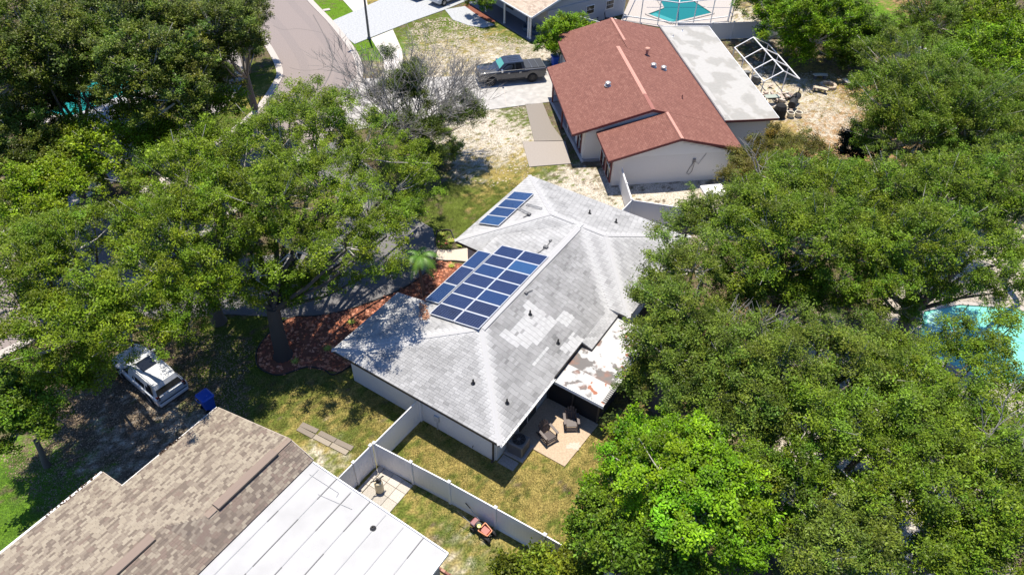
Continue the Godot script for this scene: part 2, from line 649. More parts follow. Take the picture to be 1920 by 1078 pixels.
	var bed := [V2(-5.0, -35.3), V2(-2.7, -34.9), V2(-4.2, -31.5), V2(-6.4, -29.2), V2(-9.4, -25.6), V2(-10.4, -25.75), V2(-11.4, -25.9), V2(-12.6, -25.3), V2(-13.4, -25.4), V2(-14.2, -26.0), V2(-14.5, -27.2), V2(-14.1, -28.5), V2(-13.3, -29.7), V2(-11.6, -29.95), V2(-9.9, -30.55), V2(-7.4, -32.05), V2(-5.75, -33.8)]
	sheet("mulch_bed", bed, 0.045, mulch, "red-brown mulch bed round the leaning oak")
	var bed2 := [V2(-5.3, -38.4), V2(-4.4, -38.55), V2(-4.0, -37.6), V2(-3.2, -37.0), V2(-2.6, -36.2), V2(-2.6, -36.75), V2(-5.0, -36.45)]
	sheet("mulch_bed", bed2, 0.046, mulch, "small red mulch bed beside the cream path")
	for b in [bed, bed2]:
		g = Geo.new()
		var pts := []
		for q in b:
			pts.append(V(q.x, 0.06, q.y))
		pts.append(pts[0])
		pts = smooth_line(pts, 4)
		var rr := []
		for q in pts:
			rr.append(0.045)
		g.tube(pts, rr, 5)
		struct("bed_edging", g, mt("edging", 0.02, 0.018, 0.018, 0.6), "black edging round the mulch bed" if b == bed else "black edging round the small mulch bed")
	var chip := Geo.new()
	chip.tinted = true
	for k in 5:
		chip.box(V(rng.randf_range(-0.1, 0.1), rng.randf_range(0, 0.03), rng.randf_range(-0.1, 0.1)), V(0.11, 0.018, 0.035), Basis.from_euler(V(rng.randf_range(-0.5, 0.5), rng.randf() * TAU, rng.randf_range(-0.5, 0.5))))
	var w := []
	var t := []
	var tones := [Color(0.50, 0.19, 0.10), Color(0.38, 0.12, 0.07), Color(0.64, 0.31, 0.20), Color(0.20, 0.075, 0.05), Color(0.56, 0.24, 0.14)]
	for b in [bed, bed2]:
		var pb := PackedVector2Array(b)
		for k in (5200 if b == bed else 420):
			var p := V2(rng.randf_range(-14.6, -2.5), rng.randf_range(-38.6, -25.2))
			if Geometry2D.is_point_in_polygon(p, pb):
				w.append(Transform3D(Basis.from_euler(V(0, rng.randf() * TAU, 0)).scaled(Vector3.ONE * rng.randf_range(0.7, 1.3)), V(p.x, 0.05, p.y)))
				t.append(tones[rng.randi() % 5])
	scatter("mulch_chips", chip.mesh(), tinted("chips", 0.95), w, t, self, "loose red bark chips in the mulch beds")


# ---------------------------------------------------------------- roofs
func unit_box() -> ArrayMesh:
	if not tex.has("unit_box"):
		var g := Geo.new()
		g.box(Vector3.ZERO, Vector3.ONE)
		tex["unit_box"] = g.mesh()
	return tex["unit_box"]


# lays courses of shingles on a sloping polygon (in the axes of the house); the first two points are the eave
func shingles(roof: Node3D, key: String, poly: Array, expo: float, wmin: float, wmax: float, palette: Array, pick: Callable, singles := 0, rough := 0.9, along := Vector3.ZERO) -> void:
	var o: Vector3 = poly[0]
	var nrm: Vector3 = Vector3.ZERO
	for i in poly.size():
		nrm += (poly[i] - o).cross(poly[(i + 1) % poly.size()] - o)
	nrm = nrm.normalized()
	if nrm.y < 0:
		nrm = -nrm
	var ex: Vector3 = (poly[1] - poly[0]).normalized()
	if along != Vector3.ZERO:
		ex = (along - nrm * along.dot(nrm)).normalized()
	var es: Vector3 = nrm.cross(ex).normalized()
	if es.y < 0:
		es = -es
		ex = -ex
	var p2 := []
	var top := 0.0
	var low := 0.0
	for q in poly:
		var d: Vector3 = q - o
		p2.append(V2(d.dot(ex), d.dot(es)))
		top = maxf(top, p2[-1].y)
		low = minf(low, p2[-1].y)
	var tilt := Basis(ex, atan(0.011 / expo))
	var flip := (tilt * -es).y > (-es).y
	if not flip:
		tilt = Basis(ex, -atan(0.011 / expo))
	var bx := tilt * ex
	var bz := tilt * -es
	var by := bz.cross(bx)
	var list := []
	var row := 0
	var b := low
	while b < top - 0.02:
		var y := minf(b + expo * 0.5, top - 0.01)
		var xs := []
		for i in p2.size():
			var a1: Vector2 = p2[i]
			var a2: Vector2 = p2[(i + 1) % p2.size()]
			if (a1.y <= y) != (a2.y <= y):
				xs.append(a1.x + (a2.x - a1.x) * (y - a1.y) / (a2.y - a1.y))
		xs.sort()
		for k in range(0, xs.size() - 1, 2):
			var x: float = xs[k]
			var first := true
			while x < xs[k + 1] - 0.03:
				var w := rng.randf_range(wmin, wmax)
				if first:
					w = wmax * (0.35 + 0.5 * float(row % 2) + 0.1 * rng.randf())
					first = false
				w = minf(w, xs[k + 1] - x)
				var mid: Vector3 = o + ex * (x + w * 0.5) + es * (b + expo * 0.62) + nrm * rng.randf_range(0.007, 0.0105)
				var tone: int = pick.call(mid)
				list.append([Transform3D(Basis(bx * maxf(w - 0.012, 0.02), by * 0.007, bz * expo * 1.28), mid), tone])
				x += w
		b += expo
		row += 1
	if singles > 0:
		var eye: Vector3 = roof.global_transform.affine_inverse() * EYE
		list.sort_custom(func(p, q): return p[0].origin.distance_squared_to(eye) < q[0].origin.distance_squared_to(eye))
		for i in mini(singles, list.size()):
			var s := part("shingle", unit_box(), shade(key, palette, list[i][1], rough), roof)
			s.transform = list[i][0]
		list = list.slice(singles)
	var w := []
	var t := []
	for q in list:
		w.append(q[0])
		t.append(palette[q[1]])
	scatter("shingles", unit_box(), tinted(key + "_tab", rough, "grit", 5.0), w, t, roof)


func shade(key: String, palette: Array, k: int, rough: float) -> Material:
	var c: Color = palette[k]
	return mt("%s_%d" % [key, k], c.r, c.g, c.b, rough, "grit", 5.0)


func caps(roof: Node3D, a: Vector3, b: Vector3, m: Material, called := "hip_cap", wide := 0.27) -> void:
	var g := Geo.new()
	var d := (b - a).normalized()
	var side := d.cross(Vector3.UP).normalized()
	var up := side.cross(d).normalized()
	var n := int((b - a).length() / 0.2)
	for i in n:
		var p := a.lerp(b, (i + 0.5) / n) + up * 0.016
		var bs := Basis(d, up, side) * Basis(Vector3.BACK, 0.045)
		for s in [-1.0, 1.0]:
			g.box(p + side * s * wide * 0.245, V(0.245, 0.012, wide * 0.5), bs * Basis(Vector3.RIGHT, s * 0.16))
	part(called, g, m, roof)


func pipe_vent(parent: Node3D, at: Vector3, h: float, r: float, m: Material, called := "vent_pipe") -> void:
	var g := Geo.new()
	g.lathe([[r * 2.6, 0.0], [r * 2.4, 0.03], [r * 1.3, 0.07], [r, 0.09], [r, h], [r * 0.7, h], [r * 0.65, h - 0.08], [0.0, h - 0.08]], 10, at)
	part(called, g, m, parent)


func white_house() -> void:
	var house := thing("house", "single-storey house with a pale grey shingled hip roof carrying solar panels", "house", HOUSE, TURN)
	var L := func(u: float, v: float, y: float) -> Vector3: return V(v, y, -u)
	var HA := func(u: float, v: float) -> Vector3: return V(v, 2.56 + 0.2107 * (v + 10.64), -u)
	var HB := func(u: float, v: float) -> Vector3: return V(v, 2.56 + 0.2888 * u, -u)
	var HC := func(u: float, v: float) -> Vector3: return V(v, 2.56 - 0.3131 * v, -u)
	var HD := func(u: float, v: float) -> Vector3: return V(v, 2.56 + 0.302 * (u - 11.0), -u)
	var HE := func(u: float, v: float) -> Vector3: return V(v, 2.56 + 0.288 * (19.77 - u), -u)
	var HF := func(u: float, v: float) -> Vector3: return V(v, 2.56 + 0.297 * (v + 10.76), -u)
	var HG := func(u: float, v: float) -> Vector3: return V(v, 2.56 + 0.334 * (1.28 - v), -u)
	var pal := []
	for k in 20:
		var x := 0.105 + 0.0262 * k
		pal.append(Color(x * 0.985, x * 0.99, x * 1.01))
	var f := FastNoiseLite.new()
	f.seed = 5
	f.frequency = 0.35
	f.fractal_octaves = 3
	var hips := [[V2(0.0, 0.0), V2(4.64, -4.28)], [V2(0.0, -10.64), V2(4.64, -4.28)], [V2(15.28, -6.41), V2(15.28, -2.59)], [V2(15.28, -6.41), V2(19.77, -10.76)], [V2(15.28, -6.41), V2(11.0, -10.76)], [V2(15.28, -2.59), V2(19.77, 1.28)], [V2(15.28, -4.2), V2(11.0, 0.0)], [V2(15.28, -2.59), V2(11.0, 1.28)]]
	# patches of newer white shingles: u0, u1, v0, v1
	var fresh := [[5.3, 7.75, -3.1, -1.95], [7.3, 8.0, -3.5, -1.6], [5.0, 5.6, -3.45, -2.4], [5.9, 8.0, -2.1, -1.65], [8.0, 9.05, -1.75, -1.1], [6.75, 8.1, -0.66, -0.02], [4.6, 6.3, -1.25, -1.12], [3.0, 4.4, -2.1, -2.0]]
	var tone := func(base: float, p: Vector3) -> int:
		var u := -p.z
		var v := p.x
		var x: float = base + 0.11 * f.get_noise_2d(u * 1.7, v * 1.7) + 0.05 * f.get_noise_2d(u * 6.0 + 30.0, v * 2.0) + rng.randf_range(-0.03, 0.03)
		if rng.randf() < 0.10:
			x -= 0.07
		for h in hips:
			var q := Geometry2D.get_closest_point_to_segment(V2(u, v), h[0], h[1])
			x = lerpf(x, 0.58, 0.85 * clampf(1.35 - q.distance_to(V2(u, v)) * 2.6, 0.0, 1.0))
		if base < 0.4:
			for q in fresh:
				var jag := 0.08 * f.get_noise_2d(floorf(v / 0.143) * 31.0, q[0] * 50.0) * 2.0
				if u > q[0] + jag and u < q[1] + jag * 1.7 and v > q[2] and v < q[3] and rng.randf() > 0.04:
					x = 0.545 + rng.randf_range(-0.04, 0.04)
		return clampi(int(round((x - 0.12) / 0.03)), 0, 19)
	var under := mt("felt", 0.30, 0.30, 0.31, 0.9)
	var capm := mt("white_cap", 0.46, 0.46, 0.47, 0.85, "grit", 5.0)
	var planes := [
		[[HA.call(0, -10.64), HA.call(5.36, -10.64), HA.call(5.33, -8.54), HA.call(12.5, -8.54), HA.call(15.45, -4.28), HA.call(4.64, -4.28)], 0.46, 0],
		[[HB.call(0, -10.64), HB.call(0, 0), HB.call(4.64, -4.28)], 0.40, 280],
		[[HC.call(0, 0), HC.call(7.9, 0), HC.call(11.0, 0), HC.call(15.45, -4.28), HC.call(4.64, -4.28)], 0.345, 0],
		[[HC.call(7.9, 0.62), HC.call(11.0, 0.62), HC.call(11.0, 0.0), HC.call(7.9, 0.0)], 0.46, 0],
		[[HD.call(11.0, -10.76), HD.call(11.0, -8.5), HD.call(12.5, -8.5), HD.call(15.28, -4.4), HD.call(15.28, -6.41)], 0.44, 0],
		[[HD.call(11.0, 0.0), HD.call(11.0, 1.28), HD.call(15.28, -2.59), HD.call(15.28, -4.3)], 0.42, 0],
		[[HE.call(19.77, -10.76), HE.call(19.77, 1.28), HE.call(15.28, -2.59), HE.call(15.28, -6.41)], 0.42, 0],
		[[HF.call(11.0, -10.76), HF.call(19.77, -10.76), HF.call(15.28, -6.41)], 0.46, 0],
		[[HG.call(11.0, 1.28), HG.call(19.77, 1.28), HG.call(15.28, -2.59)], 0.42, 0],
	]
	for q in planes:
		var g := Geo.new()
		g.plate(q[0], 0.13)
		var roof := part("roof", g, under, house)
		shingles(roof, "white_shingle", q[0], 0.143, 0.295, 0.315, pal, func(p: Vector3) -> int: return tone.call(q[1], p), q[2])
	var rf := part("roof_ridge", ridge_geo([[HB.call(4.64, -4.28), HC.call(14.9, -4.28)]], 0.42, 0.05), capm, house)
	caps(rf, HB.call(0, 0), HB.call(4.64, -4.28), capm)
	caps(rf, HB.call(0, -10.64), HB.call(4.64, -4.28), capm)
	caps(rf, HD.call(15.28, -6.41), HD.call(15.28, -2.59), capm, "ridge_cap")
	caps(rf, HE.call(19.77, -10.76), HE.call(15.28, -6.41), capm)
	caps(rf, HD.call(11.0, -10.76), HD.call(15.28, -6.41), capm)
	caps(rf, HE.call(19.77, 1.28), HE.call(15.28, -2.59), capm)
	caps(rf, HD.call(11.0, 1.28), HD.call(15.28, -2.59), capm)
	# fascias
	var dark := mt("dark_fascia", 0.035, 0.03, 0.03, 0.6)
	var g := Geo.new()
	for e in [[L.call(-0.012, -10.66, 2.47), L.call(-0.012, 0.0, 2.47)], [L.call(0, -10.655, 2.47), L.call(5.36, -10.655, 2.47)], [L.call(5.345, -10.64, 2.47), L.call(5.345, -8.5, 2.9)], [L.call(5.4, -8.555, 2.9), L.call(12.4, -8.555, 2.9)], [L.call(10.985, -10.76, 2.47), L.call(10.985, -8.6, 2.47)], [L.call(11.0, -10.775, 2.47), L.call(19.77, -10.775, 2.47)], [L.call(10.985, 0.65, 2.47), L.call(10.985, 1.28, 2.47)], [L.call(7.885, 0.0, 2.42), L.call(7.885, 0.62, 2.27)], [L.call(5.05, 0.012, 2.46), L.call(7.88, 0.012, 2.46)], [L.call(7.9, 0.635, 2.26), L.call(11.0, 0.635, 2.26)]]:
		g.bar(e[0], e[1], 0.022, 0.15)
	part("fascia", g, dark, house)
	g = Geo.new()
	var gz := 0.075
	for k in 1:
		g.box(L.call(2.45, gz + 0.0, 2.435), V(0.11, 0.012, 4.98))
		g.box(L.call(2.45, gz + 0.055, 2.49), V(0.012, 0.12, 4.98))
		g.box(L.call(2.45, gz - 0.055, 2.485), V(0.012, 0.11, 4.98))
		g.box(L.call(-0.035, gz, 2.49), V(0.12, 0.12, 0.012))
	var gut := part("gutter", g, mt("gutter_white", 0.78, 0.78, 0.78, 0.5), house)
	for k in 8:
		g = Geo.new()
		g.box(L.call(0.3 + 0.62 * k, gz, 2.548), V(0.15, 0.014, 0.035))
		part("gutter_bracket", g, mats["gutter_white"], gut)
	# walls
	var wall := mt("house_wall", 0.66, 0.67, 0.68, 0.9, "stucco", 0.8)
	for s in [[0.62, -10.0, 0.62, -0.68], [0.62, -0.68, 10.9, -0.68], [0.62, -10.0, 4.8, -10.0], [4.8, -10.0, 4.8, -7.9], [4.8, -7.9, 11.6, -7.9], [11.6, -10.15, 11.6, -7.9], [11.6, -10.15, 19.15, -10.15], [19.15, -10.15, 19.15, 0.66], [11.6, -0.5, 11.6, 0.66], [11.6, 0.66, 19.15, 0.66]]:
		g = Geo.new()
		g.bar(L.call(s[0], s[1], 1.22), L.call(s[2], s[3], 1.22), 0.2, 2.44)
		part("wall", g, wall, house)
	for s in [[0.35, -5.3, 0.6, 10.6], [2.5, -0.35, 4.9, 0.66], [15.3, -10.45, 8.5, 0.6], [19.45, -4.7, 0.6, 12.0], [15.3, 0.97, 8.5, 0.6], [2.7, -10.3, 5.3, 0.62]]:
		g = Geo.new()
		if s[2] > s[3]:
			g.box(L.call(s[0], s[1], 2.405), V(s[3] - 0.06, 0.02, s[2]))
		else:
			g.box(L.call(s[0], s[1], 2.403), V(s[3] - 0.06, 0.02, s[2]))
		part("soffit", g, mt("soffit", 0.6, 0.6, 0.6, 0.8), house)
	g = Geo.new()
	g.tube([L.call(0.49, -0.72, 2.4), L.call(0.49, -0.72, 0.15), L.call(0.35, -0.72, 0.06)], [0.055, 0.055, 0.055], 8)
	part("downspout", g, dark, house)
	# patio door and window in the shade of the eave
	g = Geo.new()
	g.box(L.call(3.4, -0.565, 1.05), V(0.05, 2.1, 1.9))
	var door := part("door", g, mt("white_frame", 0.7, 0.7, 0.7, 0.5), house)
	g = Geo.new()
	g.box(L.call(2.95, -0.53, 1.05), V(0.03, 1.9, 0.78))
	g.box(L.call(3.85, -0.53, 1.05), V(0.03, 1.9, 0.78))
	part("pane", g, mt("dark_glass", 0.02, 0.025, 0.03, 0.08), door)
	# wall lamp boxes and pipes low on the street-side wall
	g = Geo.new()
	g.box(L.call(0.48, -4.2, 0.9), V(0.3, 0.42, 0.1))
	g.box(L.call(0.48, -4.2, 0.35), V(0.05, 0.7, 0.05))
	part("meter_box", g, mt("meter_grey", 0.45, 0.46, 0.47, 0.6), house)
	g = Geo.new()
	g.tube([L.call(0.47, -1.9, 0.42), L.call(0.40, -1.9, 0.45), L.call(0.38, -1.9, 0.36)], [0.02, 0.02, 0.02], 5)
	part("hose_tap", g, dark, house)
	# roof fittings
	var black := mt("black_pipe", 0.02, 0.02, 0.022, 0.6)
	for q in [HB.call(1.94, -2.9), HC.call(2.03, -0.95), HC.call(6.86, -0.9), HE.call(17.35, -4.75), HE.call(17.52, -2.95), HC.call(7.3, -2.95)]:
		pipe_vent(house, q, 0.30, 0.05, black)
	g = Geo.new()
	for s in [[HF.call(15.9, -8.6), HF.call(15.6, -7.3)], [HF.call(15.3, -8.8), HF.call(14.85, -7.8)]]:
		for e in [-0.09, 0.09]:
			g.bar(s[0] + V(0, 0.08, e), s[1] + V(0, 0.08, e), 0.03)
		g.bar(s[0] + V(0, 0.08, -0.09), s[0] + V(0, 0.08, 0.09), 0.03)
		g.bar(s[1] + V(0, 0.08, -0.09), s[1] + V(0, 0.08, 0.09), 0.03)
		for e in 3:
			g.bar(s[0].lerp(s[1], 0.15 + 0.35 * e), s[0].lerp(s[1], 0.15 + 0.35 * e) + V(0, 0.08, 0), 0.04)
	part("mounting_rail", g, mt("grey_metal", 0.33, 0.33, 0.34, 0.45, "", 1, 0.5), house)
	g = Geo.new()
	g.box(HF.call(14.75, -7.7) + V(0, 0.1, 0), V(0.22, 0.16, 0.2))
	g.tube([HF.call(14.75, -7.7) + V(0, 0.1, 0), HF.call(14.4, -7.9) + V(0, 0.05, 0)], [0.03, 0.03], 5)
	g.box(HA.call(12.3, -5.0) + V(0, 0.08, 0), V(0.26, 0.14, 0.2))
	g.box(HA.call(13.0, -5.1) + V(0, 0.06, 0), V(0.14, 0.1, 0.14))
	g.tube([HA.call(11.3, -5.2) + V(0, 0.05, 0), HA.call(12.3, -5.0) + V(0, 0.05, 0), HA.call(13.2, -5.1) + V(0, 0.05, 0)], [0.025, 0.025, 0.025], 5)
	g.box(HC.call(8.3, -3.85) + V(0, 0.07, 0), V(0.16, 0.13, 0.16))
	g.tube([HC.call(8.3, -3.85) + V(0, 0.08, 0), HC.call(8.75, -3.7) + V(0, 0.07, 0)], [0.03, 0.02], 5)
	part("junction_box", g, mt("grey_box", 0.12, 0.12, 0.125, 0.6), house)
	# heap of dry leaves caught by the array
	g = Geo.new()
	g.tinted = true
	for k in 150:
		var a := rng.randf()
		g.tint = [Color(0.42, 0.22, 0.14), Color(0.32, 0.15, 0.09), Color(0.5, 0.3, 0.2)][rng.randi() % 3]
		var at: Vector3 = HA.call(4.05 + 0.95 * a + rng.randfn(0, 0.13), -8.35 + 0.62 * (0.8 - a) * 1.6 + rng.randfn(0, 0.12)) + V(0, rng.randf_range(0.02, 0.10), 0)
		g.box(at, V(0.12, 0.008, 0.06), Basis.from_euler(V(rng.randfn(0, 0.5), rng.randf() * TAU, rng.randfn(0, 0.5))))
	var dead := part("dead_leaves", g, tinted("litter", 0.95), self, "small heap of dry brown leaves beside the lower solar panels")
	dead.position = HOUSE
	dead.rotation.y = TURN
	dead.set_meta("category", "leaves")
	dead.set_meta("kind", "stuff")
	# porch roof: flat, white coating worn away in patches
	g = Geo.new()
	g.plate([L.call(5.0, 0.03, 2.24), L.call(5.0, 2.86, 2.16), L.call(11.0, 3.0, 2.16), L.call(11.0, 0.03, 2.24)], 0.14)
	var pm := StandardMaterial3D.new()
	pm.resource_name = "worn_coating"
	pm.roughness = 0.85
	pm.albedo_texture = worn_texture()
	pm.uv1_triplanar = true
	pm.uv1_scale = V(1.0 / 3.2, 1.0, 1.0 / 6.4)
	pm.uv1_offset = V(0.0, 0, 0.0)
	var pr := part("porch_roof", g, pm, house, "flat porch roof whose white coating peels to grey and rust")
	g = Geo.new()
	g.bar(L.call(4.985, 0.05, 2.15), L.call(4.985, 2.88, 2.09), 0.03, 0.2)
	part("edge_trim", g, mt("trim_white", 0.75, 0.75, 0.75, 0.6), pr)
	g = Geo.new()
	for k in 9:
		g.box(L.call(5.25 + 0.13 * k, 2.78, 2.185), V(0.2, 0.03, 0.06))
	part("flashing", g, mt("flashing", 0.1, 0.1, 0.1, 0.6), pr)
	g = Geo.new()
	g.box(L.call(5.46, 0.95, 1.0), V(3.0, 2.0, 0.03))
	g.box(L.call(8.2, 2.5, 1.0), V(0.03, 2.0, 5.4))
	part("insect_screen", g, mt("screen_black", 0.012, 0.012, 0.013, 0.9), house)
	for s in [[5.42, 2.5], [5.42, 1.0], [5.42, -0.5], [8.2, 2.54], [10.9, 2.54]]:
		g = Geo.new()
		g.box(L.call(s[0], s[1], 1.02), V(0.09, 2.04, 0.09))
		part("post", g, mt("post_dark", 0.03, 0.03, 0.032, 0.6), house)
	g = Geo.new()
	g.box(L.call(8.2, 0.9, 0.045), V(3.2, 0.09, 5.5))
	part("porch_floor", g, mats["porch_concrete"], house)


func ridge_geo(lines: Array, wide: float, h: float) -> Geo:
	var g := Geo.new()
	for l in lines:
		var d: Vector3 = (l[1] - l[0]).normalized()
		var s := d.cross(Vector3.UP).normalized() * wide * 0.5
		var u := V(0, h, 0)
		var a: Vector3 = l[0]
		var b: Vector3 = l[1]
		g.quad(a - s + u * 0.2, a + u * 1.4, b + u * 1.4, b - s + u * 0.2)
		g.quad(b + s + u * 0.2, b + u * 1.4, a + u * 1.4, a + s + u * 0.2)
		g.quad(a - s - u, a - s + u * 0.2, b - s + u * 0.2, b - s - u)
		g.quad(b + s - u, b + s + u * 0.2, a + s + u * 0.2, a + s - u)
		g.quad(a + s - u, a + s + u * 0.2, a - s + u * 0.2, a - s - u)
		g.tri(a + s + u * 0.2, a + u * 1.4, a - s + u * 0.2)
	return g


func worn_texture() -> ImageTexture:
	var f := FastNoiseLite.new()
	f.seed = 12
	f.frequency = 0.018
	f.fractal_octaves = 5
	var im := Image.create(160, 320, false, Image.FORMAT_RGB8)
	for y in 320:
		for x in 160:
			var a := f.get_noise_2d(x, y)
			var b := f.get_noise_2d(x * 1.3 + 400.0, y * 1.3)
			var c := Color(0.71, 0.71, 0.71)
			var wear := a * 1.1 - 0.22
			wear += 0.55 * (1.0 - smoothstep(0.0, 60.0, float(x))) * (0.6 + b)
			wear += 0.75 * smoothstep(225.0, 310.0, float(y) - x * 0.2)
			if wear > 0.1:
				c = c.lerp(Color(0.40, 0.385, 0.38).lerp(Color(0.50, 0.38, 0.34), clampf(b * 2.0, 0, 1)), clampf((wear - 0.1) * 5.0, 0, 0.92))
			elif b > 0.34 and x > 80:
				c = c.lerp(Color(0.60, 0.36, 0.26), clampf((b - 0.3) * 9.0, 0, 0.9))
			im.set_pixel(x, y, c.darkened(0.05 * absf(f.get_noise_2d(x * 6.0, y * 6.0))))
	return ImageTexture.create_from_image(im)


func panel(base: Vector3, ex: Vector3, es: Vector3, w: float, d: float, tone: Color, label: String, group: String, across: int, along: int) -> void:
	# base: lower corner in the house's axes; ex, es: unit vectors in the roof's plane; stands on short rails
	var turn := Basis(Vector3.UP, TURN)
	var nrm := es.cross(ex).normalized()
	if nrm.y < 0:
		nrm = -nrm
	var mid := base + ex * w * 0.5 + es * d * 0.5
	var t := thing("solar_panel", label, "solar panel", HOUSE + turn * mid, 0.0, group)
	t.basis = turn * Basis(ex, nrm, ex.cross(nrm))
	var g := Geo.new()
	var fr := 0.034
	for s in [-1.0, 1.0]:
		g.box(V(s * (w - fr) * 0.5, 0.0, 0), V(fr, 0.045, d))
		g.box(V(0, 0.0, s * (d - fr) * 0.5), V(w - fr * 2.0, 0.044, fr))
	part("frame", g, mt("panel_frame", 0.72, 0.73, 0.75, 0.35, "", 1, 0.35), t)
	g = Geo.new()
	g.box(V(0, 0.004, 0), V(w - fr * 2, 0.02, d - fr * 2))
	part("backing", g, mt("panel_back", 0.12, 0.155, 0.25, 0.3), t)
	g = Geo.new()
	var cw := (w - fr * 2 - 0.03) / across
	var cd := (d - fr * 2 - 0.03) / along
	for i in across:
		for j in along:
			var x := -0.5 * cw * across + cw * (i + 0.5)
			var z := -0.5 * cd * along + cd * (j + 0.5)
			g.box(V(x, 0.016, z), V(cw - 0.012, 0.006, cd - 0.012))
	var m := mt("cell_%s" % tone.to_html(), tone.r, tone.g, tone.b, 0.12, "", 1)
	m.clearcoat_enabled = true
	m.clearcoat = 0.6
	m.clearcoat_roughness = 0.06
	var cells := part("cells", g, m, t)
	cells.set_meta("kind", "stuff")
	g = Geo.new()
	for s in [-0.3, 0.3]:
		g.box(V(w * s if w > d else w * s, -0.05, 0), V(0.04, 0.05, d + 0.02) if w < d else V(0.04, 0.05, d + 0.02))
		g.box(V(w * s, -0.085, -d * 0.4), V(0.07, 0.06, 0.07))
	part("rail", g, mt("rail_dark", 0.2, 0.2, 0.21, 0.5, "", 1, 0.4), t)


func solar_panels() -> void:
	var tones := [Color(0.016, 0.022, 0.06), Color(0.014, 0.026, 0.085), Color(0.012, 0.036, 0.12), Color(0.02, 0.075, 0.20)]
	var cs := 1.0 / sqrt(1.0 + 0.2107 * 0.2107)
	var ex := V(0, 0, -1)
	var es := V(cs, 0.2107 * cs, 0)
	var lift := V(-0.2107 * cs, cs, 0) * 0.135
	var at := func(u: float, s: float) -> Vector3: return V(-10.64 + s * cs, 2.56 + 0.2107 * s * cs, -u) + lift
	var ord := ["lowest", "second", "third", "fourth", "fifth", "sixth", "topmost"]
	var pick := [[0, 1, 1, 1, 2, 1, 1], [0, 0, 2, 1, 1, 3, 1]]
	for col in 2:
		for row in 7:
			var lab := "%s panel from the near hip, in the large solar array column %s the ridge" % [ord[row], "far from" if col == 0 else "at"]
			panel(at.call(4.41 + row * 1.008, 3.19 + col * 1.67), ex, es, 0.992, 1.65, tones[pick[col][row]], lab, "panels of the large solar array", 6, 10)
	var tx := ["nearest the dry leaves", "in the middle", "beside the cream path"]
	for row in 3:
		panel(at.call(5.32 + row * 1.73, 2.12), ex, es, 1.70, 0.985, tones[[2, 1, 2][row]], "sideways solar panel in the row of three, the one %s" % tx[row], "panels in the row of three", 10, 6)
	var cf := 1.0 / sqrt(1.0 + 0.297 * 0.297)
	var esf := V(cf, 0.297 * cf, 0)
	var ord4 := ["closest to the cream path", "second from the cream path", "third from the cream path", "closest to the far hip corner"]
	for row in 4:
		var b := V(-10.76 + 0.42 * cf, 2.56 + 0.297 * 0.42 * cf, -(13.0 + row * 1.06)) + V(-0.297 * cf, cf, 0) * 0.13
		panel(b, ex, esf, 1.04, 1.62, tones[[3, 2, 2, 2][row]].lerp(Color(0.03, 0.08, 0.2), 0.35), "solar panel in the far wing row of four, %s" % ord4[row], "panels on the far wing", 6, 10)


